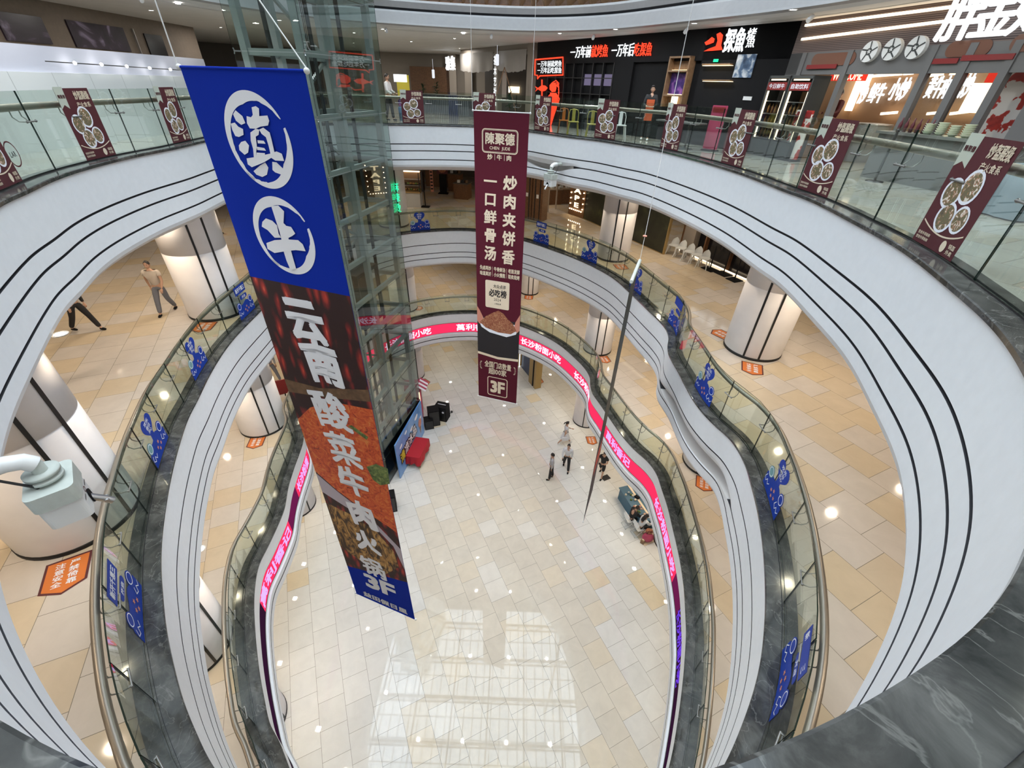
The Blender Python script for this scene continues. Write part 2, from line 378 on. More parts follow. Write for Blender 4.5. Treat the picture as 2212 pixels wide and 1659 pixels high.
def write(mb, text, M4, w, h, off=.012, depth=0, vertical=False, gap=.12, shear=0, z=.003):
    """fit text into a w x h box centred on M4 (local x right, y up, z out)"""
    load_glyphs(text, 0.0)
    cells = []
    for c in text:
        if c == ' ': cells.append((c, .45, 0, 1, 0, 1)); continue
        a, b, lo, hi = gbox(c, off); cells.append((c, max(b - a, .30 if ord(c) > 127 else .05), a, b, lo, hi))
    cjk = any(ord(c) > 0x2e80 for c in text)
    if vertical:
        n = len(text); ch = h / n
        for i, (c, cw, a, b, lo, hi) in enumerate(cells):
            cx, cyy = (a + b) / 2, (lo + hi) / 2; s = min(w, ch * (1 - gap)) / 1.0; sx = w / 1.0; sy = ch * (1 - gap)
            y0 = h / 2 - ch * (i + .5)
            glyph(mb, c, off, lambda x, y, q, cx=cx, cyy=cyy, y0=y0: M4 @ Vector(((x - cx) * sx * 1.05 + shear * (y - cyy) * sy, y0 + (y - cyy) * sy * 1.05, z + q)), depth)
        return
    if cjk:
        adv = [1.0 if ord(c) > 0x2e80 else (cw + .1 if c != ' ' else .5) for c, cw, *_ in cells]; hh = 1.0
    else:
        adv = [cw + gap for c, cw, *_ in cells]; hh = .73
    tot = sum(adv); sx = w / tot; sy = h / hh; x0 = -w / 2
    for (c, cw, a, b, lo, hi), ad in zip(cells, adv):
        cx = (a + b) / 2; mid = .37 if ord(c) > 0x2e80 else .36
        if not cjk: mid = .36
        xc = x0 + ad * sx / 2
        glyph(mb, c, off, lambda x, y, q, cx=cx, xc=xc, mid=mid: M4 @ Vector((xc + (x - cx) * sx + shear * (y - mid) * sy, (y - mid) * sy, z + q)), depth)
        x0 += ad * sx
# ------------------------------------------------------------------ slab edges: closed outlines of the void at each storey
def catmull(pts, n):
    P = [Vector(p).to_2d() for p in pts]; m = len(P); out = []
    L = [0]
    for i in range(m): L.append(L[-1] + (P[(i + 1) % m] - P[i]).length)
    for k in range(n):
        t = L[-1] * k / n; i = max(j for j in range(m) if L[j] <= t); u = (t - L[i]) / (L[i + 1] - L[i])
        a, b, c, d = P[i - 1], P[i], P[(i + 1) % m], P[(i + 2) % m]
        t0, t1, t2, t3 = 0, (b - a).length ** .5, 0, 0
        t2 = t1 + (c - b).length ** .5; t3 = t2 + (d - c).length ** .5; tt = t1 + u * (t2 - t1)
        A1 = a * ((t1 - tt) / (t1 - t0)) + b * ((tt - t0) / (t1 - t0)); A2 = b * ((t2 - tt) / (t2 - t1)) + c * ((tt - t1) / (t2 - t1)); A3 = c * ((t3 - tt) / (t3 - t2)) + d * ((tt - t2) / (t3 - t2))
        B1 = A1 * ((t2 - tt) / (t2 - t0)) + A2 * ((tt - t0) / (t2 - t0)); B2 = A2 * ((t3 - tt) / (t3 - t1)) + A3 * ((tt - t1) / (t3 - t1))
        out.append(B1 * ((t2 - tt) / (t2 - t1)) + B2 * ((tt - t1) / (t2 - t1)))
    return out
class Ring:
    def __init__(s, pts, n=480, smooth=3):
        p = catmull(pts, n)
        for _ in range(smooth): p = [(p[i - 1] + p[i] * 2 + p[(i + 1) % n]) / 4 for i in range(n)]
        s.p = p; s.n = n; s.nrm = []
        for i in range(n):
            d = (p[(i + 1) % n] - p[i - 1]).normalized(); s.nrm.append(Vector((-d.y, d.x)))
        for _ in range(2): s.nrm = [(s.nrm[i - 1] + s.nrm[i] * 2 + s.nrm[(i + 1) % n]).normalized() for i in range(n)]
        s.L = [0]
        for i in range(n): s.L.append(s.L[-1] + (p[(i + 1) % n] - p[i]).length)
        s.len = s.L[-1]
    def idx(s, t):
        t %= s.len; lo, hi = 0, s.n
        while hi - lo > 1:
            m = (lo + hi) // 2
            if s.L[m] <= t: lo = m
            else: hi = m
        return lo, (t - s.L[lo]) / (s.L[lo + 1] - s.L[lo])
    def pos(s, t, off=0, z=0):
        i, u = s.idx(t); j = (i + 1) % s.n
        q = s.p[i].lerp(s.p[j], u) + s.nrm[i].lerp(s.nrm[j], u).normalized() * off; return Vector((q.x, q.y, z))
    def normal(s, t):
        i, u = s.idx(t); q = s.nrm[i].lerp(s.nrm[(i + 1) % s.n], u).normalized(); return Vector((q.x, q.y, 0))
    def near(s, P, off=0):
        b = min(range(s.n), key=lambda i: (s.p[i] + s.nrm[i] * off - Vector(P).to_2d()).length_squared); return s.L[b]
    def sweep(s, mb, prof, mats, close=False):   # prof(i) -> [(offset, z)...]; mats per strip
        pr = [prof(i) for i in range(s.n)]
        for r in range(len(pr[0]) - 1):                # each strip has its own vertices: crisp along the profile, smooth along the curve
            vs = []
            for i in range(s.n):
                for o, z in pr[i][r:r + 2]: q = s.p[i] + s.nrm[i] * o; vs.append((q.x, q.y, z))
            mm = mats[r]; k0 = len(mb.mi); mb.mat(0 if callable(mm) else mm).add(vs, [(i * 2, ((i + 1) % s.n) * 2, ((i + 1) % s.n) * 2 + 1, i * 2 + 1) for i in range(s.n)], True)
            if callable(mm):
                for i in range(s.n): mb.mi[k0 + i] = mm(i)
        return mb
def A(l, z): return [at(x, y, z) for x, y in l]
LIFT_GAP4 = [(-8.35, 13.6), (-8.4, 15.2), (-8.15, 16.9), (-7.55, 18.4), (-6.5, 19.3)]
c4 = A([(0, 432), (51, 410), (110, 383), (177, 361), (278, 336), (380, 316)], 15.1) + [Vector((-8.2, 12.3, 0))] + [Vector((*q, 0)) for q in LIFT_GAP4] + \
    [Vector((*q, 0)) for q in ((-5.1, 19.75), (-3.7, 20.15), (-2.1, 20.3), (-.8, 20.0))] + \
    A([(1144, 282), (1230, 294)], 15.1) + [Vector((*q, 0)) for q in ((2.6, 16.55), (3.4, 15.35))] + A([(1401, 318), (1502, 342), (1604, 372), (1705, 410), (1753, 427), (1854, 477), (1956, 533), (2057, 609), (2181, 720)], 15.1) + \
    [Vector((2.85, 1.72, 0))] + A([(2212, 1275), (2079, 1421), (1944, 1513), (1734, 1625)], 15.1) + \
    [Vector((*q, 0)) for q in ((.15, .22), (-.6, .2), (-1.26, .33), (-2.1, .66), (-3.0, 1.2), (-3.75, 1.8), (-4.75, 2.87), (-5.6, 4.05))]
c3 = A([(453, 1659), (420.5, 1594), (388, 1512.7), (360.7, 1404), (349.9, 1340.8), (344.4, 1277.5), (341.4, 1223), (344, 1160), (355.4, 1077), (368, 1013.7), (384.3, 954), (402.4, 901.6), (424, 860), (448, 811), (475, 766), (502, 730), (538.4, 692), (563.7, 666.7)], 10.1) + \
    [Vector((*q, 0)) for q in ((-8.7, 14.6), (-8.65, 16.6), (-8.15, 18.7), (-7.2, 20.6))] + \
    A([(869.8, 505), (930.4, 498.8), (984.7, 496.4), (1028, 498.2), (1129.3, 517.8), (1165.5, 528.6), (1201.7, 541.3), (1236, 554), (1281.4, 574), (1326.6, 599.5), (1368, 636), (1399, 666), (1426, 691.7), (1440.5, 709.8), (1446.3, 729.7), (1444, 748), (1447, 765), (1457, 783.6), (1470, 806), (1484.9, 835.8), (1503, 866.6), (1524.7, 893.7), (1551.8, 920.8), (1578.9, 944.3), (1597, 969.7), (1613, 1000.4), (1624.4, 1038), (1637.4, 1086.8), (1648.3, 1144.7), (1655.5, 1208), (1659, 1300), (1657, 1359), (1651.6, 1413), (1639, 1476.5), (1620.8, 1536), (1595.5, 1603), (1569.3, 1659)], 10.1) + \
    [Vector((*q, 0)) for q in ((2.0, 1.0), (.9, .45), (-.4, .25), (-1.6, .45))]
c2 = A([(621, 1659), (599, 1601), (580, 1567), (568.8, 1516), (559.7, 1467.5), (552.5, 1413), (547.7, 1356), (545.9, 1301.8), (548.6, 1260), (557.6, 1216.8), (577.5, 1177), (599, 1131), (611.9, 1098.7), (621, 1050), (633.6, 1008.3), (646.3, 974), (653.5, 950.4), (653.5, 932.3), (647.2, 914)], 5.1) + \
    [Vector((*q, 0)) for q in ((-8.75, 14.4), (-8.7, 16.6), (-8.2, 18.8), (-7.2, 20.8))] + \
    A([(892.4, 691.4), (948.5, 679.6), (1002.7, 676), (1031.7, 676.8), (1121, 701.5), (1172.3, 722.3), (1208.5, 743), (1244.7, 773.8), (1266.4, 797.3), (1275.4, 815.4), (1276.3, 831.7), (1280.8, 848), (1297, 871), (1320.9, 906.2), (1346, 940.9), (1371.3, 969.2), (1399.7, 994.4), (1418.6, 1019.7), (1431.2, 1055), (1443.8, 1093), (1454.5, 1137), (1470.2, 1206), (1479.7, 1269), (1483.5, 1332), (1485, 1362), (1479.8, 1453.5), (1468.7, 1548), (1448.3, 1659)], 5.1) + \
    [Vector((*q, 0)) for q in ((2.75, 1.6), (1.5, .75), (0, .45), (-1.6, .65), (-3.2, 1.5))]
c5 = [Vector((*q, 0)) for q in ((-9.3, 5), (-10.2, 9), (-10.4, 13), (-9.6, 17), (-7.6, 19.9), (-5, 21.2), (-2, 21.9), (.6, 21.8), (2.9, 20.4), (5.0, 17.4), (6.8, 14.2), (7.7, 11.2), (7.9, 8), (7.2, 4.6), (5.2, 1.6), (2, -.4), (-2, -.6), (-6, 1.2))]
R4, R3, R2, R5 = Ring(c4, 480, 4), Ring(c3, 560, 2), Ring(c2, 560, 2), Ring(c5, 240, 4)
def bump(t, a, b, w): return max(0, min(1, (t - a) / w)) * max(0, min(1, (b - t) / w))
sl3a, sl3b = R3.near(at(1432, 800, 9.2)), R3.near((5.0, 6.2))
sl4a, sl4b = R4.near((-.3, 19.7)), R4.near((2.2, 17.0))
def sm(x): return x * x * (3 - 2 * x)
def profile(R, z0, g, bot, slot):
    """white band with three shadow grooves and a rounded underside; between slot[0] and slot[1] the middle groove opens into a deep recess"""
    g1, g2, g3 = g; d = .035
    Q = [sm(bump(R.L[i], *slot, 1.5)) for i in range(R.n)]
    def f(i):
        q = Q[i]; low = q * .13; mix = lambda a, b: (a[0] + (b[0] - a[0]) * q, a[1] + (b[1] - a[1]) * q)
        return [(-.015, z0 + .055), (0, z0 + .05), (0, g1 + .018), (d, g1 + .018), (d, g1 - .018), (0, g1 - .018),
                mix((0, g2 + .12), (.03, g1 - .16)), mix((0, g2 + .06), (.13, g1 - .33)), mix((0, g2 + .018), (.32, g2 + .04)), mix((d, g2 + .018), (.50, g2 + .0)), mix((d, g2 - .018), (.52, g3 + .02)), mix((0, g2 - .018), (low + .02, g3 + .05)),
                (low, g3 + .018), (low + d * (1 - q), g3 + .018), (low + d * (1 - q), g3 - .018), (low, g3 - .018),
                (low, bot + .10), (low + .03, bot + .02), (low + .12, bot - .06), (low + .30, bot - .14), (.62, bot - .19)]
    dk = lambda i: 1 if Q[i] < .25 else 2
    return f, [0, 0, 1, 1, 1, 0, 0, 0, dk, dk, dk, 0, 1, 1, 1, 0, 0, 2, 2, 2]
def outer(R, mb, off, z, rad, c=(-1.5, 11), flip=False):
    n = R.n; vs = []
    for i in range(n):
        q = R.p[i] + R.nrm[i] * off; vs.append((q.x, q.y, z))
        d = Vector((q.x - c[0], q.y - c[1])).normalized() * rad; vs.append((c[0] + d.x, c[1] + d.y, z))
    fs = [(2 * i, 2 * ((i + 1) % n), 2 * ((i + 1) % n) + 1, 2 * i + 1) for i in range(n)]
    if flip: fs = [tuple(reversed(f)) for f in fs]
    return mb.add(vs, fs)
FLOORS = ((R4, 15.0, (14.40, 14.15, 13.82), 13.53, (sl4a, sl4b), 'top'), (R3, 10.0, (9.39, 8.91, 8.63), 8.28, (sl3a, sl3b), 'upper'))
for R, z0, g, bot, slot, tname in FLOORS:
    f, m = profile(R, z0, g, bot, slot)
    struct('wall_fascia', R.sweep(MB(), f, m), ['white_fascia', 'groove_dark', 'soffit_white'])
    struct('trim_1', R.sweep(MB(), lambda i, z0=z0: [(.02, z0 + .04), (-.025, z0 + .045), (-.03, z0 + .09), (-.02, z0 + .10), (.40, z0 + .10), (.41, z0 + .09), (.41, z0 - .02)], [0] * 6), 'grey_marble')
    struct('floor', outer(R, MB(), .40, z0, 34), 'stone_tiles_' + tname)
    struct('ceiling', outer(R, MB(), .60, bot - .19, 34, flip=True), 'ceiling_white')
# second storey: white band, recessed LED ribbon, lower white band
def f2(i):
    z = 5.0
    return [(-.015, z + .055), (0, z + .05), (0, 4.52), (.05, 4.50), (.05, 4.44), (.05, 4.42), (.07, 4.42), (.07, 3.78), (.05, 3.78), (.05, 3.70), (0, 3.68), (0, 3.50), (.025, 3.49), (.025, 3.46), (0, 3.45), (0, 3.22), (.03, 3.16), (.12, 3.10), (.3, 3.04), (.6, 3.0)]
struct('wall_fascia', R2.sweep(MB(), f2, [0, 0, 0, 0, 1, 1, 3, 1, 0, 0, 0, 1, 1, 1, 0, 2, 2, 2, 2]), ['white_fascia', 'groove_dark', 'soffit_white', 'black_matte'])
struct('trim_1', R2.sweep(MB(), lambda i: [(.02, 5.04), (-.025, 5.045), (-.03, 5.09), (-.02, 5.10), (.40, 5.10), (.41, 5.09), (.41, 4.98)], [0] * 6), 'grey_marble')
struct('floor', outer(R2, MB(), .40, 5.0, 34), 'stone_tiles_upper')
struct('ceiling', outer(R2, MB(), .58, 3.0, 34, flip=True), 'ceiling_white')
struct('floor', MB().add([(-36, -24, 0), (34, -24, 0), (34, 46, 0), (-36, 46, 0)], [(0, 1, 2, 3)]), 'stone_tiles_ground')
# fifth-storey edge seen along the top, its soffit, wooden fin ceiling and the glazed roof over the void
struct('wall_fascia', R5.sweep(MB(), lambda i: [(.42, 19.06), (.16, 19.05), (.12, 18.98), (.16, 18.80), (.20, 18.74), (.14, 18.72), (.10, 18.66), (.02, 18.36), (.0, 18.30), (.10, 18.26), (.20, 18.20), (.55, 18.16)], [0, 0, 0, 1, 1, 0, 0, 0, 0, 2, 2]), ['fascia_toned_down', 'groove_dark', 'soffit_white'])
struct('ceiling', outer(R5, MB(), .5, 18.16, 34, flip=True), 'ceiling_white')
struct('wall_dome', R5.sweep(MB(), lambda i: [(.42, 19.06), (1.6, 19.25), (2.0, 21.4), (1.7, 26.9)], [0, 0, 1]), ['wood_brown', 'soffit_white'])
fin = MB()
for k in range(150):
    t = R5.len * k / 150; fin.bar(R5.pos(t, .46, 19.16), R5.pos(t + .25, 1.7, 19.95), .06, .34)
o = struct('trim_2', fin, 'wood_slats')
def walls(z0, z1, rad, mat, c=(-1.5, 11)):
    mb = MB(); mb.lathe([(rad, z0), (rad, z1)], 48, (c[0], c[1], 0), smooth=False); return struct('wall_back', mb, mat)
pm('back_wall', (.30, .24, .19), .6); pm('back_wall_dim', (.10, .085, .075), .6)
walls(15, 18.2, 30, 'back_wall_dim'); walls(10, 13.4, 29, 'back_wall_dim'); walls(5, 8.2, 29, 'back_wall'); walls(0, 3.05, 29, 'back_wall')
struct('ceiling', MB().box((-1.5, 11, 28.2), (70, 70, .3)), 'ceiling_white')
# roof trusses below the skylight (mirrored in the polished ground floor)
tr = MB()
for k in range(9):
    y = -1 + 3.0 * k
    tr.bar((-14, y, 25.6), (11, y, 25.6), .16); tr.bar((-14, y, 26.6), (11, y, 26.6), .10)
    for q in range(13):
        x = -14 + q * 2; tr.bar((x, y, 25.6), (x + 1, y, 26.6), .07); tr.bar((x + 1, y, 26.6), (x + 2, y, 25.6), .07)
for k in range(9):
    x = -13 + 3.0 * k; tr.bar((x, -3, 26.2), (x, 25, 26.2), .12)
for k in range(34):
    x = -13.5 + .75 * k; tr.bar((x, -3, 26.7), (x, 25, 26.7), .06)
for k in range(18):
    tr.bar((-14, -2 + 1.5 * k, 26.75), (11, -2 + 1.5 * k, 26.75), .06)
tag(tr.build('roof_truss', 'dark_steel'), 'dark steel lattice trusses under the glazed roof, mirrored in the shiny ground floor', 'truss', kind='structure')

# ------------------------------------------------------------------ glass balustrades
def railing(R, z0, label, n):
    root = thing('glass_railing', label, 'railing', R.pos(0, .22, z0 + .1))
    hr = MB(); k = 300
    hr.tube([R.pos(R.len * i / k, .38, z0 + .98) for i in range(k)], .05, 12, closed=True)
    hr.build('handrail', 'handrail_steel', root)
    for i in range(n):
        a, b = R.len * i / n + .008, R.len * (i + 1) / n - .008
        mb = MB(); P = [R.pos(a + (b - a) * q / 3, .212, 0) for q in range(4)]; Q = [R.pos(a + (b - a) * q / 3, .228, 0) for q in range(4)]
        z1, z2 = z0 + .10, z0 + 1.20
        vs = [(p.x, p.y, z) for z in (z1, z2) for p in P] + [(p.x, p.y, z) for z in (z1, z2) for p in Q]
        mb.mat(0).add(vs, [(q, q + 1, q + 5, q + 4) for q in range(3)] + [(8 + q + 1, 8 + q, 8 + q + 4, 8 + q + 5) for q in range(3)])
        mb.mat(1).add(vs, [(4 + q, 5 + q, 13 + q, 12 + q) for q in range(3)] + [(0, 4, 12, 8), (3, 11, 15, 7)])
        mb.build('glass_panel', ['rail_glass', 'glass_edge'], root)
        br = MB(); t = R.len * i / n
        for dd in (-.11, .11):
            p = [R.pos(t + dd, .195, z0 + .80), R.pos(t + dd, .30, z0 + .80), R.pos(t + dd, .36, z0 + .86), R.pos(t + dd, .36, z0 + .95)]
            br.tube(p, .0085, 6)
            br.tube([R.pos(t + dd, .20, z0 + .80), R.pos(t + dd, .212, z0 + .80)], .022, 8)
        br.tube([R.pos(t - .125, .20, z0 + .80), R.pos(t + .125, .20, z0 + .80)], .012, 6)
        br.build('bracket', 'bracket_steel', root)
    ch = MB()
    R.sweep(ch, lambda i: [(.195, z0 + .115), (.195, z0 + .098), (.245, z0 + .098), (.245, z0 + .115)], [0, 0, 0])
    ch.build('base_channel', 'black_trim', root)
    return root
railing(R4, 15.0, 'clear glass railing of the topmost storey, hung with maroon food posters', 46)
railing(R3, 10.0, 'clear glass railing of the middle storey carrying the blue cut-out stickers', 52)
railing(R2, 5.0, 'clear glass railing of the lowest gallery, just above the pink LED ribbon', 52)

# ------------------------------------------------------------------ round columns, storey by storey
def column(xy, r, face, label, z0, z1, lit=True):
    root = thing('column', label, 'column', (xy[0], xy[1], z0), 'round white columns'); root['kind'] = 'structure'
    c = (xy[0], xy[1], 0)
    MB().lathe([(r, z0 + .08), (r, z0 + 2.1), (r - .012, z0 + 2.105), (r - .012, z0 + 2.125), (r, z0 + 2.13), (r, z1)], 48, c).build('cladding', 'column_panel', root)
    MB().lathe([(r + .012, z0), (r + .012, z0 + .075), (r, z0 + .08)], 48, c).build('base_ring', 'black_trim', root)
    for d in (-.25, .25):
        a = face + d; mb = MB(); p = Vector((c[0] + (r + .002) * math.cos(a), c[1] + (r + .002) * math.sin(a), 0))
        mb.box((p.x, p.y, (z0 + z1) / 2 + .04), (.02, .055, z1 - z0 - .08), a).build('joint_strip', 'black_trim', root)
    return root
COLS = dict(A=((7.45, 11.7), .82), B=((4.52, 20.0), .74), L=((-9.95, 12.95), .86), K=((-7.58, 4.68), .86), D=((-6.85, 24.2), .8), E=((.95, 27.4), .6))
for nm, (xy, r) in COLS.items():
    for z0, z1, fl in ((5, 8.09, 'lower gallery'),) if nm == 'E' else ((0, 3.0, 'ground floor'), (5, 8.09, 'lower gallery'), (10, 13.34, 'middle gallery')):
        column(xy, r, math.atan2(-xy[1] + 3, -xy[0] + 3), {'A': 'round white column right of the void', 'B': 'round white column far right of the void', 'L': 'round white column far left of the void', 'K': 'thick round white column near left', 'D': 'round white column behind the glass lift', 'E': 'slim white column behind the maroon banner'}[nm] + ', on the ' + fl, z0, z1)
# ------------------------------------------------------------------ ceiling downlights (lamp body + the light it gives)
def downlight_mesh():
    mb = MB(); mb.mat(0).lathe([(.075, 0), (.10, -.012), (.105, 0)], 16); mb.mat(1).lathe([(0, -.004), (.075, -.004)], 16); return mb
DL = {}
def downlight(x, y, z, power, warm, label, group, mesh=True, spread=PI):
    if mesh:
        k = 'lamp_warm' if warm else 'lamp_white'
        if k not in DL:
            o = downlight_mesh().build('downlight', ['white_paint', k]); DL[k] = o.data
        else: o = bpy.data.objects.new('downlight', DL[k]); COL.objects.link(o)
        o.location = (x, y, z); tag(o, label, 'ceiling light', group)
    if power: area('downlight_glow', (x, y, z - .03), .16, power, (1, .83, .63) if warm else (1, .95, .88), spread=spread)
LIT = {4: (15.0, 18.16, R4, 30, False), 3: (10.0, 13.34, R3, 22, True), 2: (5.0, 8.09, R2, 22, True), 1: (0, 3.0, R2, 16, True)}
NAMES = {4: 'topmost storey', 3: 'middle gallery', 2: 'lower gallery', 1: 'ground floor'}
rnd = random.Random(3)
for fl, (z0, zc, R, pw, warm) in LIT.items():
    for off, n, f in ((1.9, 20, 1), (4.4, 16, 1.3), (7.5, 14, 1.6)) + (((11, 16, 1.8), (15, 16, 2.0)) if fl == 4 else ()):
        for i in range(n):
            q = R.pos(R.len * (i + .5 * (off > 2)) / n, off)
            if q.y < -3: continue
            downlight(q.x, q.y, zc, pw * f, warm, 'small round downlight set in the ceiling over the ' + NAMES[fl], 'downlights of the ' + NAMES[fl])

# spotlights clamped to the roof trusses; their beams reach the ground floor and mirror in it as bright dots
for k in range(9):
    for x in (-9.5, -6.2, -2.8, .6, 4.0, 7.2):
        if (k + int(x)) % 2: continue
        y = -1 + 3.0 * k; p = Vector((x, y, 25.3)); o = MB().lathe([(0, 0), (.09, 0), (.11, -.22), (.10, -.22)], 16, p).build('truss_spotlight', 'white_paint'); origin(o, p)
        tag(o, 'white spotlight under the roof trusses, mirrored as a bright dot in the ground floor', 'spotlight', 'truss spotlights'); MB().lathe([(0, -.20), (.10, -.20)], 16, p).build('lens', 'lamp_white', o)
        area('spotlight_beam', (x, y, 25.06), .2, 20, (1, .96, .90), spread=1.5)
# accent spots on the lip of the storey above, thrown across the void onto the lower galleries
for k in range(16):
    t = R5.len * (k + .5) / 16; p = R5.pos(t, .30, 18.14)
    if p.y < 1.5: continue
    q = Vector((-1.2, 10.5, 0)); d = q - Vector((p.x, p.y, 0)); a = Vector((q.x + d.x * .75, q.y + d.y * .75, 6.2)); v = (a - p).normalized()
    o = MB().tube([p, p + v * .16], .055, 12).build('accent_spot', 'white_paint'); origin(o, p); tag(o, 'small white accent spot on the lip of the storey above the shops', 'spotlight', 'accent spots')
    l = bpy.data.lights.new('accent_beam', 'SPOT'); l.energy = 520; l.color = (.93, .96, 1); l.spot_size = math.radians(52); l.spot_blend = .6; l.shadow_soft_size = .06
    lo = bpy.data.objects.new('accent_beam', l); COL.objects.link(lo); lo.location = p + v * .22; lo.rotation_euler = v.to_track_quat('-Z', 'Y').to_euler()

for nm, (xy, r) in COLS.items():           # warm lamps washing the foot of each column
    for zc, fl in ((13.34, 'middle gallery'), (8.09, 'lower gallery'), (3.0, 'ground floor')):
        if nm in 'DE': continue
        for a in (.6, 2.7, 4.8): downlight(xy[0] + (r + .32) * math.cos(a), xy[1] + (r + .32) * math.sin(a), zc, 9, True, 'small warm downlight ringing a white column of the ' + fl, 'column lamps of the ' + fl, spread=2.0)
# ------------------------------------------------------------------ glass lift tower
P1, P2 = Vector((-5.93, 14.44, 0)), Vector((-5.05, 18.71, 0))
_e = (P2 - P1).normalized(); _w = Vector((-_e.y, _e.x, 0)); P0, P3 = P1 + _w * 2.25, P2 + _w * 2.25
lift = thing('glass_lift_tower', 'tall glass lift tower with grey steel frame behind the blue banner', 'lift', (P1 + P3) / 2)
LV = [17.055 - 1.536 * k for k in range(-4, 12)]
def ins(p, a, b): return p + _e * a + _w * b
corner = [ins(P0, .24, -.24), ins(P1, .24, .24), ins(P2, -.24, .24), ins(P3, -.24, -.24)]
mid = P1 + (P2 - P1) * .382 + _w * .24; midb = mid + _w * 1.77
for p in corner + [mid, midb]: MB().box((p.x, p.y, 11.6), (.20, .20, 23.2), math.atan2(_e.y, _e.x)).build('post', 'lift_steel', lift)
for z in LV:
    for a, b in ((0, 1), (1, 2), (2, 3), (3, 0)):
        MB().bar(corner[a] + Vector((0, 0, z)), corner[b] + Vector((0, 0, z)), .13, .16).build('beam', 'lift_steel', lift)
for k in range(len(LV) - 1):
    a, b = (midb, corner[3]) if k % 2 else (corner[3], midb)
    MB().bar(a + Vector((0, 0, LV[k])), b + Vector((0, 0, LV[k + 1])), .09).build('brace', 'lift_steel', lift)
for k in range(len(LV) - 1):
    z1, z0 = LV[k] - .012, LV[k + 1] + .012
    for a, b in ((P0, P1), (P1, P2), (P2, P3)):
        n = Vector(((b - a).y, -(b - a).x, 0)).normalized() * .006; d = (b - a).normalized() * .01
        mb = MB(); q = [a + d - n, b - d - n, b - d + n, a + d + n]
        vs = [(p.x, p.y, z) for z in (z0, z1) for p in q]
        mb.mat(0).add(vs, [(0, 1, 5, 4), (2, 3, 7, 6)]); mb.mat(1).add(vs, [(1, 2, 6, 5), (3, 0, 4, 7), (4, 5, 6, 7), (3, 2, 1, 0)])
        mb.build('glass_panel', ['lift_glass', 'glass_edge'], lift)
cl = MB()
for z in LV:                              # stainless spider clamps holding the panes
    for p, c in ((P1, corner[1]), (P2, corner[2]), (P0, corner[0])):
        cl.bar(c + Vector((0, 0, z)), p + Vector((0, 0, z)) - (p - c) * .06, .035)
        for dz in (-.07, .07): cl.bar(p - (p - c) * .12 + Vector((0, 0, z)), p - (p - c) * .05 + Vector((0, 0, z + dz)), .03)
cl.build('pane_clamps', 'steel', lift)
for a, b in ((.9, .62), (3.0, .62), (.9, 1.7), (3.0, 1.7)):
    p = ins(P1, a, b); MB().box((p.x, p.y, 11.3), (.07, .11, 22.6), math.atan2(_e.y, _e.x)).build('guide_rail', 'dark_steel', lift)
for k in range(5):
    p = ins(P1, 1.75 + .08 * k, 1.15); MB().tube([(p.x, p.y, 9.4), (p.x, p.y, 23)], .011, 6).build('hoist_rope', 'black_trim', lift)
c = ins(P1, 2.0, 1.12)
car = MB().box((c.x, c.y, 8.0), (1.6, 1.3, .12), math.atan2(_e.y, _e.x)); car.box((c.x, c.y, 9.1), (.14, 1.25, 2.2), math.atan2(_e.y, _e.x)); car.box((c.x, c.y, 10.2), (1.6, 1.3, .14), math.atan2(_e.y, _e.x))
for a, b in ((-.72, -.58), (.72, -.58), (-.72, .58), (.72, .58)):
    p = c + _e * a + _w * b; car.box((p.x, p.y, 9.1), (.06, .06, 2.2))
car.build('lift_car', 'dark_steel', lift)
zb = zat(905, 863, P2)
for a, b in ((P0, P1), (P1, P2)):
    n = Vector(((b - a).y, -(b - a).x, 0)).normalized() * .03
    mb = MB(); q = [a + n * -1.5, b + n * -1.5, b + n * -.5, a + n * -.5]; vs = [(p.x, p.y, z) for z in (.02, zb) for p in q]
    mb.add(vs, [(0, 1, 5, 4), (1, 2, 6, 5), (2, 3, 7, 6), (3, 0, 4, 7), (4, 5, 6, 7)]).build('dark_base_panel', 'black_gloss', lift)

# ------------------------------------------------------------------ printed hanging banners
def food(name, cols, scale, stretch=(1, 1, 1), dist=.6, kind='noise', rough=.6):
    m, nt, b, out = nodes(name); tc = N(nt, 'ShaderNodeTexCoord'); mp = N(nt, 'ShaderNodeMapping'); mp.inputs['Scale'].default_value = stretch
    mp.inputs['Rotation'].default_value = (.5, .3, .6)
    nt.links.new(tc.outputs['Object'], mp.inputs[0])
    if kind == 'noise': t = N(nt, 'ShaderNodeTexNoise', i_Scale=scale, i_Detail=6.0, i_Roughness=.65, i_Distortion=dist); o = t.outputs['Fac']
    else:
        t = N(nt, 'ShaderNodeTexVoronoi', i_Scale=scale); t.feature = 'F1'
        w = N(nt, 'ShaderNodeTexNoise', i_Scale=scale * .6, i_Detail=3.0); nt.links.new(mp.outputs[0], w.inputs['Vector'])
        ad = N(nt, 'ShaderNodeMix', data_type='VECTOR'); ad.inputs[0].default_value = .12; nt.links.new(mp.outputs[0], ad.inputs[4]); nt.links.new(w.outputs['Color'], ad.inputs[5])
        nt.links.new(ad.outputs[1], t.inputs['Vector']); o = t.outputs['Distance']
    nt.links.new(mp.outputs[0], t.inputs['Vector']) if kind == 'noise' else None
    r = ramp(nt, cols); nt.links.new(o, r.inputs[0]); nt.links.new(r.outputs[0], b.inputs['Base Color']); b.inputs['Roughness'].default_value = rough
food('print_chilies', [(.0, (.70, .16, .09)), (.12, (.46, .035, .02)), (.30, (.17, .010, .012)), (.5, (.02, .004, .006))], 9, (1, 1, .32), kind='vor')
food('print_soup', [(.30, (.10, .012, .006)), (.42, (.52, .06, .016)), (.55, (.66, .12, .025)), (.72, (.72, .32, .07))], 9, dist=1.4)
food('print_mushroom', [(.25, (.012, .008, .006)), (.45, (.05, .025, .012)), (.56, (.42, .22, .06)), (.70, (.66, .48, .2))], 7, (1, 1, .4), dist=1.2)
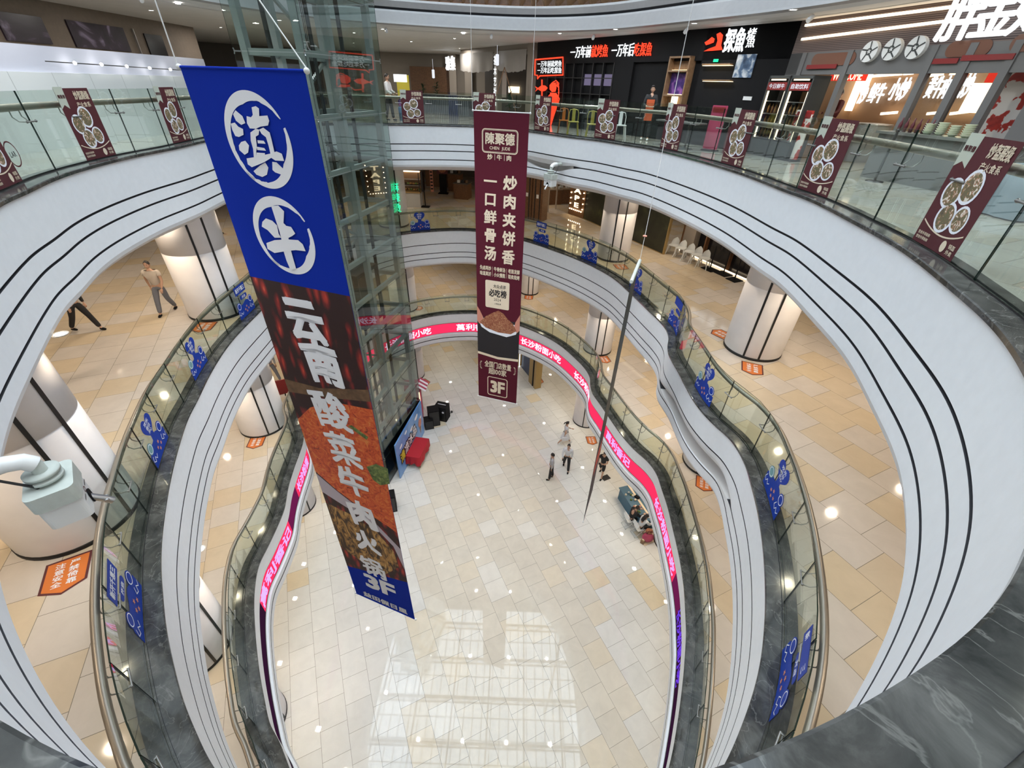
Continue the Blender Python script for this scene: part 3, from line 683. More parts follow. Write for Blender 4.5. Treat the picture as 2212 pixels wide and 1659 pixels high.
food('print_meat', [(.25, (.05, .015, .010)), (.45, (.26, .07, .035)), (.6, (.42, .20, .10)), (.75, (.60, .38, .22))], 22, dist=1.0)
food('print_greens', [(.25, (.02, .03, .010)), (.5, (.10, .16, .04)), (.7, (.30, .34, .10))], 14)
food('print_bowlfood', [(.3, (.06, .045, .03)), (.44, (.20, .15, .09)), (.50, (.10, .13, .05)), (.55, (.42, .16, .08)), (.60, (.78, .74, .64))], 13, dist=1.5)
pm('print_rim', (.46, .42, .50), .5); pm('print_wood', (.13, .07, .035), .6, noise=.4, nscale=10)
class Sheet:                              # vertical hanging cloth between two plumb lines
    def __init__(s, P, Q, zb, zt):
        s.P, s.Q, s.zb, s.zt = Vector((*P, 0)), Vector((*Q, 0)), zb, zt
        s.x = (s.Q - s.P).normalized(); s.W = (s.Q - s.P).length; s.n = Vector((s.x.y, -s.x.x, 0))
        s.M = frame((s.P.x, s.P.y, zb), s.x); s.H = zt - zb
    def uv(s, x, y): q = atp(x, y, (s.P.x, s.P.y, 0), s.n); return (q - s.P).dot(s.x), q.z - s.zb
    def poly(s, px): return [s.uv(*p) for p in px]
    def at(s, u, v): return s.M @ Matrix.Translation((u, v, 0))
    def v(s, y, u=None):                  # height at image row y on the centre line
        lo, hi = s.zb - 3, s.zt + 3; c = s.P + s.x * (u if u is not None else s.W / 2)
        for _ in range(50):
            m = (lo + hi) / 2; q = RM.transposed() @ Vector((c.x, c.y, m - CH)); yy = CY + F * q.y / q.z
            if yy > y: lo = m
            else: hi = m
        return m - s.zb
def banner(sh, cloth, label, name='hanging_banner', rod='white_plastic'):
    root = thing(name, label, 'banner', (sh.P + sh.Q) / 2 + Vector((0, 0, sh.zb)))
    mb = MB(); nu, nv = 6, 40; rr = random.Random(5)
    for side in (0, 1):
        vs = [sh.M @ Vector((sh.W * i / nu, sh.H * j / nv, -.004 * side)) for j in range(nv + 1) for i in range(nu + 1)]
        fs = [(j * (nu + 1) + i, j * (nu + 1) + i + 1, (j + 1) * (nu + 1) + i + 1, (j + 1) * (nu + 1) + i) for j in range(nv) for i in range(nu)]
        mb.add(vs, fs if not side else [tuple(reversed(f)) for f in fs])
    mb.build('cloth', cloth, root)
    for v, nm in ((sh.H - .012, 'top_rod'), (.012, 'bottom_rod')):
        MB().tube([sh.M @ Vector((-.02, v, -.004)), sh.M @ Vector((sh.W + .02, v, -.004))], .013, 10).build(nm, rod, root)
        for u in (-.02, sh.W + .02): MB().ball(sh.M @ Vector((u, v, -.004)), .026).build('rod_end', 'white_plastic', root)
    return root
def chunk(mb, poly, sh, z): mb.poly(poly, sh.M, z)
# --- blue banner
SB = Sheet((-3.2933, 5.0154), (-1.8841, 4.5034), 7.12, 16.56)
bb = banner(SB, 'blue_cloth', 'long blue hanging banner with two white brush-ring characters and a hotpot photograph', rod='blue_cloth')
for u, px in ((-.03, (402, -330)), (SB.W + .03, (560, 0))):
    a = SB.M @ Vector((u, SB.H, 0)); b = atp(*px, a, SB.n) if u > 0 else a + Vector((-.25, .3, 6))
    MB().tube([a, a + (b - a) * 3.2 if u > 0 else b], .006, 6).build('cord', 'white_plastic', bb)
def zoomA(l, ox=380, oy=0, s=3.95): return [(ox + x / s, oy + y / s) for x, y in l]
def ring_brush(mb, cpx, ru, rv, sh, seed):
    cu, cv = sh.uv(*cpx); r = random.Random(seed)
    def arc(a0, a1, t0, tm, t1, n=46):
        out = []; inn = []
        for i in range(n + 1):
            f = i / n; a = math.radians(a0 + (a1 - a0) * f); th = t0 + (tm - t0) * min(1, f / .35) if f < .35 else tm + (t1 - tm) * (f - .35) / .65
            j = r.uniform(-.012, .012) if f > .7 or f < .2 else 0
            out.append((cu + ru * math.cos(a), cv + rv * math.sin(a))); q = 1 - th - j; inn.append((cu + ru * q * math.cos(a), cv + rv * q * math.sin(a)))
        n1 = n + 1; vs = [sh.M @ Vector((x, y, .004)) for x, y in out + inn]
        mb.add(vs, [(i, i + 1, n1 + i + 1, n1 + i) if a1 < a0 else (i + 1, i, n1 + i, n1 + i + 1) for i in range(n)])
    arc(30, 240, .03, .25, .08); arc(20, -134, .07, .26, .05)
mb = MB(); u0, v0 = SB.uv(485, 285); u1, _ = SB.uv(634, 345)
ring_brush(mb, (559.5, 307), (u1 - u0) / 2, (SB.uv(537, 201)[1] - SB.uv(601, 414)[1]) / 2, SB, 1)
for l in ([(515, 940), (575, 990), (600, 1050), (565, 1065), (520, 1030), (495, 975)], [(475, 1055), (510, 1045), (540, 1080), (580, 1100), (585, 1150), (545, 1168), (515, 1160), (490, 1110)], [(565, 1210), (600, 1200), (632, 1240), (625, 1300), (595, 1320), (550, 1280), (545, 1240)],
          [(655, 915), (690, 905), (718, 925), (720, 990), (790, 985), (805, 1030), (795, 1070), (730, 1080), (690, 1098), (640, 1095), (615, 1050), (612, 990), (650, 1000), (665, 980)],
          [(645, 1130), (690, 1098), (720, 1105), (715, 1150), (690, 1165), (700, 1240), (690, 1350), (675, 1350), (668, 1270), (648, 1200)], [(720, 1105), (755, 1088), (810, 1130), (826, 1190), (852, 1305), (818, 1318), (800, 1240), (778, 1170), (740, 1140)],
          [(705, 1195), (760, 1200), (775, 1225), (710, 1222)], [(700, 1250), (765, 1262), (780, 1285), (705, 1278)], [(700, 1300), (770, 1305), (772, 1332), (690, 1350)],
          [(615, 1350), (680, 1340), (820, 1308), (870, 1290), (915, 1310), (935, 1372), (860, 1368), (825, 1345), (760, 1385), (660, 1425), (625, 1400)],
          [(665, 1460), (720, 1412), (765, 1385), (792, 1430), (780, 1490), (740, 1510), (690, 1490)], [(825, 1380), (862, 1385), (930, 1450), (935, 1482), (905, 1490), (850, 1470), (828, 1450)]):
    mb.poly(list(reversed(SB.poly(zoomA(l)))), SB.M, .0045 + .0008 * (len(mb.f) % 17))
u0, _ = SB.uv(548, 500); u1, _ = SB.uv(680, 545)
ring_brush(mb, (614, 512), (u1 - u0) / 2, (SB.uv(585, 427)[1] - SB.uv(643, 596)[1]) / 2, SB, 2)
for l in ([(820, 255), (880, 250), (930, 300), (925, 400), (945, 420), (965, 520), (990, 640), (1012, 720), (1032, 790), (985, 802), (950, 720), (925, 640), (910, 550), (890, 470), (860, 380)], [(775, 360), (830, 380), (870, 420), (884, 490), (905, 525), (850, 525), (790, 460), (740, 430), (745, 390)],
          [(935, 420), (990, 432), (1026, 490), (1000, 510), (960, 530), (925, 520)], [(780, 570), (850, 545), (950, 538), (1050, 545), (1090, 580), (1115, 640), (1030, 630), (940, 640), (850, 655), (790, 620)]):
    mb.poly(list(reversed(SB.poly(zoomA(l, 380, 380)))), SB.M, .0045 + .0008 * (len(mb.f) % 17))
mb.build('brush_characters', 'print_white', bb)
def printed(name, px, mat, z, sh=SB, root=None):
    mb = MB(); mb.poly(list(reversed(sh.poly(px))), sh.M, z); return mb.build(name, mat, root or bb)
def edge(y, side): return ((388 + .3351 * (y - 142)) if side == 0 else (655 + .2012 * (y - 140)), y)
printed('chili_photo', [edge(597, 0), edge(640, 1), edge(1258, 1), edge(1222, 0)], 'print_chilies', .002)
printed('wooden_rim', [edge(818, 0), (690, 838), edge(842, 1), edge(868, 1), (700, 858), edge(846, 0)], 'print_wood', .003)
printed('soup_bowl', [(644, 905), (670, 880), (720, 868), edge(885, 1), edge(1152, 1), (840, 1138), (790, 1105), (730, 1060), edge(1018, 0)], 'print_soup', .003)
printed('spoon_rim', [edge(1022, 0), (730, 1062), (790, 1108), edge(1186, 1), edge(1230, 1), (850, 1180), (800, 1128), (740, 1090), edge(1062, 0)], 'print_rim', .0034)
printed('mushroom_noodles', [edge(1085, 0), (760, 1112), (815, 1150), (850, 1190), (862, 1225), (830, 1242), (770, 1205), edge(1180, 0)], 'print_mushroom', .0034)
printed('green_herb', [(792, 1008), (812, 1002), (838, 1012), (842, 1045), (822, 1048), (806, 1036)], 'print_greens', .0038)
printed('leek_strip', [(752, 920), (760, 918), (796, 944), (792, 950)], 'print_greens', .0038)
mb = MB()
for c, px, s in (('云', (658, 690), .62), ('南', (698, 786), .64), ('酸', (716, 888), .66), ('菜', (743, 972), .62), ('牛', (763, 1042), .60), ('肉', (783, 1112), .62), ('火', (793, 1170), .56), ('锅', (806, 1226), .58)):
    u, v = SB.uv(*px); dv = SB.v(px[1] - 42, u) - SB.v(px[1] + 42, u); M_ = SB.at(u, v); write(mb, c, Map(lambda x, y, z, M_=M_: M_ @ Vector((x + .014 * math.sin(13 * y + 1), y + .018 * math.sin(11 * x + 2) + .05 * x, z))), s * .98, s * (1.06 if px[1] < 900 else 1.12), off=.032 if c in '酸菜锅' else .05, z=.006, shear=-.10)
u, v = SB.uv(821, 1264); write(mb, '3F', SB.at(u, v), .80, .50, off=.045, z=.006)
u, v = SB.uv(832, 1301); write(mb, '益田假日里', SB.at(u, v), 1.12, .20, off=.03, z=.006)
mb.build('lettering', 'print_white', bb)
# --- maroon banner
SM = Sheet((-1.2478, 12.94), (.1826, 12.5108), 6.82, 15.96)
mbn = banner(SM, 'maroon_cloth', 'long maroon hanging banner with cream lettering and a pot of fried beef')
for u in (-.03, SM.W + .03):
    a = SM.M @ Vector((u, SM.H, 0)); MB().tube([a, a + Vector((0, 0, 7))], .005, 6).build('cord', 'white_plastic', mbn)
def mbox(u0, u1, y0, y1):
    v0, v1 = SM.v(y1), SM.v(y0); return SM.at((u0 + u1) / 2 * SM.W, (v0 + v1) / 2), (u1 - u0) * SM.W, v1 - v0
cr = MB(); gold = MB()
M, w, h = mbox(.15, .82, 279, 332)
cr.loop(list(reversed(rrect(w, h, .09))), list(reversed(rrect(w - .04, h - .04, .075))), M, .004); cr.loop(list(reversed(rrect(w - .06, h - .06, .07))), list(reversed(rrect(w - .075, h - .075, .06))), M, .004)
for t, b, o in (('陳聚德', (.21, .76, 287, 314), .03), ('CHEN JUDE', (.29, .68, 317, 324), .02)):
    M, w, h = mbox(*b); write(gold, t, M, w, h, off=o, z=.004)
for t, u0 in (('炒', .25), ('牛', .43), ('肉', .61)):
    M, w, h = mbox(u0, u0 + .10, 334, 347); write(gold, t, M, w, h, off=.03, z=.004)
for u in (.39, .57): M, w, h = mbox(u, u + .006, 334, 347); gold.poly(list(rrect(w, h, .001, 1)), M, .004)
for t, b in (('炒肉夹饼香', (.55, .84, 374, 573)), ('一口鲜骨汤', (.17, .45, 374, 569))):
    M, w, h = mbox(*b)
    ys = [374 + (b[3] - 374) * k / 5 for k in range(6)]
    for k, c in enumerate(t): M, w, h = mbox(b[0], b[1], ys[k] + 3, ys[k + 1] - 3); write(cr, c, M, w * .94, h * .96, off=.035, z=.004, shear=.03)
for k, (a, b) in enumerate((('先卤再炒', '味道真好'), ('牛骨鲜汤', '小火慢熬'), ('老面发酵', '现卖现烤'))):
    for t, y in ((a, 577), (b, 589)): M, w, h = mbox(.08 + .31 * k, .33 + .31 * k, y, y + 11); write(cr, t, M, w, h * .9, off=.03, z=.004)
for u in (.355, .665): M, w, h = mbox(u, u + .005, 578, 599); cr.poly(list(rrect(w, h, .001, 1)), M, .004)
for t, y, x0, x1 in (('全国门店数量', 783, .17, .84), ('超100家', 797, .27, .73)): M, w, h = mbox(x0, x1, y, y + 14); write(cr, t, M, w, h, off=.025, z=.004)
M, w, h = mbox(.24, .76, 816, 856); cr.loop(list(reversed(rrect(w, h, .09))), list(reversed(rrect(w - .06, h - .06, .07))), M, .004)
M, w, h = mbox(.31, .70, 824, 848); write(cr, '3F', M, w, h, off=.05, z=.004)
for sx, u in ((-1, .10), (1, .90)):      # laurel sprays
    M, w, h = mbox(u - .03, u + .03, 783, 806)
    for k in range(7):
        a = -1.2 + .4 * k; x, y = sx * .06 * math.cos(a), .16 * math.sin(a); cr.poly(circ(x, y, .030, 8, .012), M, .004)
cr.build('cream_lettering', 'print_cream', mbn); gold.build('gold_lettering', 'print_cream', mbn)
M, w, h = mbox(.20, .74, 608, 667); pl = MB(); pl.poly(rrect(w, h, .05), M, .004); pl.build('award_plate', 'print_cream', mbn)
bl = MB()
for t, b, o in (('大众点评', (.38, .66, 615, 624), .015), ('必吃榜', (.28, .68, 626, 643), .03), ('2024', (.39, .56, 645, 651), .0), ('上榜品牌', (.40, .56, 655, 659), .0)):
    M, w, h = mbox(*b); write(bl, t, M, w, h, off=o, z=.006)
bl.build('award_lettering', 'maroon_dark', mbn)
def mp(name, pts, mat, z): mb = MB(); mb.poly([(u * SM.W, SM.v(y)) for u, y in pts], SM.M, z); return mb.build(name, mat, mbn)
mp('pot', [(.0, 768), (1, 772), (1, 690), (.0, 690)], 'maroon_dark', .002)
mp('plate_rim', [(.04, 700), (.10, 712), (.3, 721), (.7, 725), (.92, 716), (.97, 704), (.9, 696), (.1, 692)], 'print_white', .003)
mp('hand_print', [(.0, 668), (.06, 676), (.14, 690), (.16, 704), (.05, 706), (.0, 700)], 'print_pink', .0034); mp('hand_print', [(1, 672), (.9, 690), (.86, 706), (.95, 712), (1, 706)], 'print_pink', .0034)
mp('beef_heap', [(.06, 702), (.2, 712), (.5, 718), (.8, 717), (.93, 708), (.84, 694), (.72, 686), (.62, 676), (.5, 671), (.36, 678), (.2, 688)], 'print_meat', .004)
mp('cream_line', [(0, 766), (.5, 771), (1, 768), (1, 773), (.5, 776), (0, 771)], 'print_cream', .004)
# --- third banner, seen edge on
_c = at(1260, 1127, 4.4); _d = Vector((_c.x, _c.y, 0)).normalized(); _s = Vector((_d.y, -_d.x, 0))
S3 = Sheet((_c.x, _c.y), tuple((_c + _d * 1.5 + _s * .10).to_2d()), 4.4, 12.97)
b3 = banner(S3, 'dark_teal_cloth' if 'dark_teal_cloth' in MATS else 'blue_cloth', 'dark hanging banner seen edge-on in front of the right-hand galleries')
a = S3.M @ Vector((S3.W, S3.H, 0))
MB().tube([a, a + Vector((0, 0, 6.0))], .007, 6).build('cord', 'white_plastic', b3)
MB().tube([S3.M @ Vector((-.04, S3.H, 0)), S3.M @ Vector((S3.W + .04, S3.H, 0))], .042, 10).build('thick_top_rod', 'cannon_grey', b3)
MB().lathe([(.0, -.012), (.05, -.012), (.05, .012), (.0, .012)], 16, (a.x, a.y, a.z + .62)).build('cord_disc', 'print_pink', b3)
MB().poly([(.2, 2.0), (1.3, 2.0), (1.3, 2.9), (.2, 2.9)], S3.M, .003).build('printed_panel', 'print_soup', b3)

# ------------------------------------------------------------------ LED ribbon on the second storey
def tpx(R, x, y, z, off): return R.near(at(x, y, z), off)
led = thing('led_ribbon_screen', 'curved LED ribbon screen of pink panels with glowing letters round the lowest gallery edge', 'screen', R2.pos(0, .07, 4.1))
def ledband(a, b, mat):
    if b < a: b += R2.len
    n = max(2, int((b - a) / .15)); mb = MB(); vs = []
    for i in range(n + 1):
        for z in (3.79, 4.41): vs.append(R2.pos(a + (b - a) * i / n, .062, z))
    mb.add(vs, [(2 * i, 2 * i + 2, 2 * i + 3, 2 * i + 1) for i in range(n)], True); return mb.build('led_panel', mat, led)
T = lambda x, y: tpx(R2, x, y, 4.1, .06)
tl0, tl1, tl2, tl3, tl4 = T(572, 1308), T(634, 1132), T(655, 1062), T(672, 985), T(668, 950)
tr0, tr1, tr2 = T(1447, 1245), T(1456, 1320), T(1462, 1470)
ledband(tl0, tl1, 'led_pink'); ledband(tl1, tl2, 'led_half_dimmed'); ledband(tl2, tr0, 'led_pink'); ledband(tr0, tr1, 'led_half_dimmed'); ledband(tr1, tl0 + R2.len if tl0 < tr1 else tl0, 'led_dimmed')  # plum and dark stretches paint in the dimming seen at grazing angles
def ledtext(text, a, b, mat):
    ta, tb = T(*a), T(*b)
    if tb < ta: tb += R2.len
    mid = (ta + tb) / 2; mb = MB()
    write(mb, text, Map(lambda x, y, z: R2.pos(mid + x, .052 - z, 4.1 + y)), tb - ta, .47, off=.03, z=0)
    mb.build('led_lettering', mat, led)
ledtext('长沙粉面小吃', (836, 752), (932, 714), 'led_letters'); ledtext('萬利香记', (986, 712), (1062, 716), 'led_letters')
ledtext('长沙粉面小吃', (1120, 738), (1203, 784), 'led_letters'); ledtext('长沙粉面', (1230, 808), (1271, 862), 'led_letters')
ledtext('萬利香记', (1305, 935), (1351, 1006), 'led_letters_violet'); ledtext('长沙粉面小吃', (1402, 1075), (1446, 1238), 'led_letters_violet')
ledtext('长沙粉面小吃', (1456, 1320), (1464, 1480), 'led_letters_blue')
ledtext('萬利香记', (576, 1306), (632, 1140), 'led_letters_violet'); ledtext('长沙粉面', (652, 1058), (671, 990), 'led_letters_violet')

# ------------------------------------------------------------------ maroon food posters tied to the top railing
def onglass(R, t, z0, off=.205): return Map(lambda x, y, z: R.pos(t + x, off - z, z0 + y))
PW = 0.86
def poster(px, label):
    t = R4.near(at(*px, 15.1), .2); root = thing('railing_poster', label, 'poster', R4.pos(t, .2, 15.12), 'maroon food posters on the top railing')
    M = onglass(R4, t, 15.12); w = PW; H = 1.10
    sh = MB()
    for i in range(4): a, b = -w / 2 + w * i / 4, -w / 2 + w * (i + 1) / 4; sh.poly([(a, 0), (b, 0), (b, H), (a, H)], M)
    for i in range(4): a, b = -w / 2 + w * i / 4, -w / 2 + w * (i + 1) / 4; sh.poly([(a, H), (b, H), (b, 0), (a, 0)], M, -.002)
    sh.build('sheet', 'maroon_print', root)
    MB().poly([(-.43, 1.12), (-.43, .80), (-.33, .86), (-.23, .80), (-.20, 1.12)], M, .002).build('cream_ribbon', 'poster_ribbon', root)
    for cx, cyy, r in ((.05, .66, .17), (-.20, .56, .155), (-.09, .33, .16), (.17, .36, .14)):
        b = MB(); b.loop(circ(cx, cyy, r), circ(cx, cyy, r * .82), M, .003); o = b.build('bowl', 'print_white', root)
        b = MB(); b.poly(circ(cx, cyy, r * .82), M, .003); b.build('dish', 'print_bowlfood', o)
    def line(t, f, w, h, off, mat='print_cream', nm='lettering'): q = MB(); write(q, t, Map(f), w, h, off=off, z=.004); q.build(nm, mat, root)
    tx = MB(); line('炒盔殿级', lambda x, y, z: M @ Vector((x + .19, y + .99, z)), .38, .14, .03)
    line('产火食系', lambda x, y, z: M @ Vector((x + .16, y + .85, z)), .36, .085, .02)
    for k in range(12): a, b = -.40 + .8 * k / 12, -.40 + .8 * (k + 1) / 12; q = lambda x: .13 + .55 * x * x; tx.poly([(a, q(a) + .02), (b, q(b) + .02), (b, q(b) + .036), (a, q(a) + .036)], M, .004)
    for y in (.11, .06): line('堂食外带新鲜', lambda x, yy, z, y=y: M @ Vector((x - .27, yy + y, z)), .24, .038, .01)
    tx.loop(circ(.16, .085, .05, 14, .06), circ(.16, .085, .001, 14), M, .004)
    for y in (.115, .055): line('锅盔' if y > .1 else '外卖', lambda x, yy, z, y=y: M @ Vector((x + .32, yy + y, z)), .13, .05, .02)
    tx.build('arc_and_seal', 'print_cream', root)
    write(tx2 := MB(), '陳聚德', Map(lambda x, y, z: M @ Vector((x - .315, y + .98, z))), .18, .06, off=.02, z=.004); tx2.build('ribbon_lettering', 'maroon_print', root)
    return root
pm('poster_ribbon', (.52, .56, .47), .6)
for px, lb in (((6, 405), 'maroon food poster on the top railing cut by the left frame edge'), ((218, 342), 'maroon food poster on the top railing before the white hoarding, left of the two'), ((408, 308), 'maroon food poster on the top railing just left of the blue banner'),
               ((892, 268), 'maroon food poster on the top railing between lift and maroon banner'), ((1046, 272), 'maroon food poster on the top railing half hidden by the maroon banner'), ((1167, 284), 'maroon food poster on the top railing just right of the maroon banner'),
               ((1302, 302), 'maroon food poster on the top railing before the black restaurant windows'), ((1426, 324), 'maroon food poster on the top railing beside the person in an orange apron'), ((1562, 358), 'maroon food poster on the top railing in front of the pink display stand'),
               ((1734, 418), 'maroon food poster on the top railing in front of the drinks fridges'), ((1976, 540), 'largest and nearest maroon food poster on the top railing at right')):
    poster(px, lb)
# ------------------------------------------------------------------ blue cut-out stickers on the middle railing
def sticker(px, kind, label):
    t = R3.near(at(*px, 10.1), .2); root = thing('railing_sticker', label, 'sticker', R3.pos(t, .2, 10.12), 'blue cut-out stickers on the middle railing')
    M = onglass(R3, t, 10.115); w = 1.0
    top = lambda x: .30 + .14 * math.cos(x * 3.2) + .03 * math.sin(x * 13)
    b = MB(); n = 14
    for i in range(n): p, q = -w / 2 + w * i / n, -w / 2 + w * (i + 1) / n; b.poly([(p, 0), (q, 0), (q, top(q)), (p, top(p))], M); b.poly([(p, top(p)), (q, top(q)), (q, 0), (p, 0)], M, -.002)
    b.build('wave_base', 'blue_print', root)
    wt = MB()
    for cx in (-.36, .36):
        o = MB(); o.poly(circ(cx, .40, .12), M, .002); o.poly(list(reversed(circ(cx, .40, .12))), M, -.003); o.build('round_badge', 'blue_light' if cx < 0 and kind == 'h' else 'blue_print', root)
        wt.loop(circ(cx, .40, .10), circ(cx, .40, .085), M, .004); wt.strokes([(cx - .08, .26), (cx - .13, .17), (cx - .05, .12), (cx, .2), (cx + .06, .12), (cx + .12, .18)], .014, M, .004)
    wt.build('white_line_art', 'print_white', root)
    st = MB()
    for k, (x, y) in enumerate(((-.08, .20), (.03, .27), (.12, .17), (.0, .12))): st.poly([(x + (.05 if j % 2 == 0 else .022) * math.cos(j * PI / 5 + k), y + (.05 if j % 2 == 0 else .022) * math.sin(j * PI / 5 + k)) for j in range(10)], M, .004)
    st.build('star_prints', 'print_pink', root)
    tx = MB()
    if kind == 'h':
        hp = []
        for k in range(32):
            a = 2 * PI * k / 32; x = 16 * math.sin(a) ** 3; y = 13 * math.cos(a) - 5 * math.cos(2 * a) - 2 * math.cos(3 * a) - math.cos(4 * a); hp.append((x / 16 * .27, .70 + y / 16 * .27))
        h = MB(); h.poly(list(reversed(hp)), M, .001); h.poly(hp, M, -.003); h.poly([(-.12, .30), (.12, .30), (.08, .52), (-.08, .52)], M, .001); h.build('heart', 'blue_print', root)
        for k, y in enumerate((.79, .69, .60)): write(tx, ('欢乐', '假日', '开心')[k], Map(lambda x, yy, z, y=y: M @ Vector((x, yy + y, z))), .26 - .04 * k, .085, off=.015, z=.003)
    else:
        s = MB(); s.poly([(-.36, .74), (.28, .74), (.28, 1.0), (-.36, 1.0)], M, .001); s.poly([(-.36, 1.0), (.28, 1.0), (.28, .74), (-.36, .74)], M, -.003); s.build('sign_plate', 'blue_print', root)
        s = MB(); s.poly(rrect(.42, .13, .06, 5, .04, .60), M, .001); s.poly(list(reversed(rrect(.42, .13, .06, 5, .04, .60))), M, -.003); s.build('pill_plate', 'blue_print', root)
        write(tx, '新开千惠三', Map(lambda x, y, z: M @ Vector((x - .04, y + .87, z))), .54, .15, off=.03, z=.003)
        write(tx, '开启', Map(lambda x, y, z: M @ Vector((x + .04, y + .60, z))), .22, .09, off=.02, z=.003)
    tx.build('lettering', 'print_white', root)
for px, k, lb in (((911, 499), 'h', 'blue heart sticker on the middle railing just right of the lift'), ((1166, 526), 's', 'blue sign sticker on the middle railing right of the maroon banner'), ((1266, 566), 'h', 'blue heart sticker on the middle railing left of the far white column'), ((1362, 628), 'h', 'blue heart sticker on the middle railing behind the edge-on banner'),
                  ((1452, 712), 's', 'blue sign sticker on the middle railing at the tight bend'), ((1515, 855), 'h', 'blue heart sticker on the middle railing below the wide white column'), ((1664, 1080), 'h', 'largest blue heart sticker on the right of the middle railing'), ((1676, 1480), 's', 'blue sign sticker on the middle railing at bottom right'),
                  ((540, 680), 's', 'blue sign sticker on the middle railing beside the blue banner'), ((436, 800), 'h', 'blue heart sticker on the left middle railing below the left column'), ((352, 980), 'h', 'blue heart sticker on the left middle railing right of the thick column'), ((310, 1320), 's', 'blue sign sticker on the middle railing at lower left')):
    sticker(px, k, lb)
# ------------------------------------------------------------------ topmost storey: black grilled-fish restaurant
def wallbox(mb, sh, u0, u1, v0, v1, d0, d1):   # box on a sheet plane; d is depth towards the viewer
    return mb.box(sh.M @ Vector(((u0 + u1) / 2, (v0 + v1) / 2, (d0 + d1) / 2)), (u1 - u0, v1 - v0, d1 - d0), rot=sh.M.to_3x3())
def pxbox(mb, sh, x0, y0, x1, y1, d0, d1):     # same, by the picture position of its left-top and right-bottom corners
    a, b = sh.uv(x0, y0), sh.uv(x1, y1); return wallbox(mb, sh, min(a[0], b[0]), max(a[0], b[0]), min(a[1], b[1]), max(a[1], b[1]), d0, d1)
def pxm(sh, x0, y0, x1, y1):                   # centre frame, width, height of the sheet rectangle between two picture points (middle row)
    a, b = sh.uv(x0, y0), sh.uv(x1, y1); return sh.at((a[0] + b[0]) / 2, (a[1] + b[1]) / 2), b[0] - a[0]
def letters(text, sh, x0, y0, x1, y1, h, mat, parent, name='lettering', depth=.03, off=0, d=.03):
    M, w = pxm(sh, x0, y0, x1, y1); mb = MB(); write(mb, text, M @ Matrix.Translation((0, 0, d)), w, h, off=0, depth=depth)
    if off:
        for dx, dy in ((off, 0), (-off, 0), (0, off), (0, -off)): write(mb, text, M @ Matrix.Translation((dx, dy, d)), w, h, off=0, depth=depth)
    return mb.build(name, mat, parent)
WK = Sheet((.60, 25.1), (7.41, 15.09), 15.0, 18.2)
rk = thing('restaurant_front', 'black restaurant front with white and red lit lettering across the void', 'shop front', (WK.P + WK.Q) / 2 + Vector((0, 0, 15)))
mb = MB(); wallbox(mb, WK, 0, WK.W, 0, 3.17, -.25, -.12); mb.build('wall_panel', 'black_matte', rk)
mb = MB(); wallbox(mb, WK, 0, WK.W, 2.35, 3.17, -.12, 0); wallbox(mb, WK, 0, .95, 0, 2.35, -.12, 0); wallbox(mb, WK, 9.2, WK.W, 0, 3.17, -.12, 0); wallbox(mb, WK, 5.2, 6.2, 0, 2.35, -.12, 0); wallbox(mb, WK, .95, 5.2, 0, .25, -.12, 0); mb.build('black_cladding', 'black_matte', rk)
for i in range(8):
    u = .95 + 4.25 * i / 7; mb = MB(); wallbox(mb, WK, u - .025, u + .025, .25, 2.35, -.10, .02); mb.build('mullion', 'black_trim', rk)
for v in (1.3, 1.85): mb = MB(); wallbox(mb, WK, .95, 5.2, v - .015, v + .015, -.10, .01); mb.build('transom_bar', 'black_trim', rk)
mb = MB(); pxbox(mb, WK, 1255, 160, 1322, 186, -.115, -.10); mb.build('glowing_screen', 'screen_dim', rk)
letters('一万年前', WK, 1234, 113, 1279, 112, .42, 'neon_white', rk); letters('就烤魚', WK, 1279, 112, 1316, 109, .42, 'neon_red', rk)
letters('一万年后', WK, 1323, 109, 1372, 108, .42, 'neon_white', rk); letters('吃探魚', WK, 1372, 108, 1411, 106, .42, 'neon_red', rk)
letters('探魚', WK, 1567, 90, 1613, 85, .60, 'neon_white', rk, off=.010); letters('烤', WK, 1616, 74, 1636, 72, .28, 'neon_white', rk); letters('魚', WK, 1614, 92, 1634, 90, .28, 'neon_white', rk)
def neon(mb, pts, sh, r=.022, d=.05): mb.tube([sh.M @ Vector((u, v, d)) for u, v in pts], r, 6)
bub = MB(); q = [WK.uv(*p) for p in ((1158, 129), (1218, 124), (1218, 162), (1168, 164), (1163, 170), (1163, 163), (1157, 162))]
neon(bub, q + [q[0]], WK, .03); bub.build('neon_speech_bubble', 'neon_red', rk)
letters('一万年前就烤鱼', WK, 1162, 139, 1215, 137, .24, 'neon_white', rk, 'bubble_lettering', .01, 0); letters('一万年后吃探鱼', WK, 1162, 153, 1215, 151, .24, 'neon_white', rk, 'bubble_lettering', .01, 0)
fish = MB()                                     # plain fish-on-a-stick and standing figure outlined in red light
def solid(mb, px, sh=WK, d=.05): mb.poly(list(reversed([sh.uv(*p) for p in px])), sh.M, d)
solid(fish, [(1157, 186), (1164, 190), (1172, 184), (1180, 185), (1185, 190), (1180, 196), (1172, 198), (1164, 193), (1158, 198), (1161, 192)])
solid(fish, [(1171, 172), (1174, 172), (1174, 215), (1171, 216)])
fish.build('neon_fish', 'neon_red', rk)
fg = MB()
solid(fg, [(1189, 184), (1194, 178), (1202, 180), (1204, 190), (1202, 198), (1194, 199), (1189, 193)])
for k in range(4): neon(fg, [WK.uv(1196 + 2 * k, 178 + 2 * k), WK.uv(1203 + 2 * k, 174 + 5 * k), WK.uv(1209, 180 + 7 * k), WK.uv(1208, 188 + 7 * k)], WK, .02)
solid(fg, [(1190, 200), (1204, 201), (1208, 216), (1204, 236), (1199, 250), (1193, 270), (1188, 270), (1190, 252), (1188, 234), (1192, 218)])
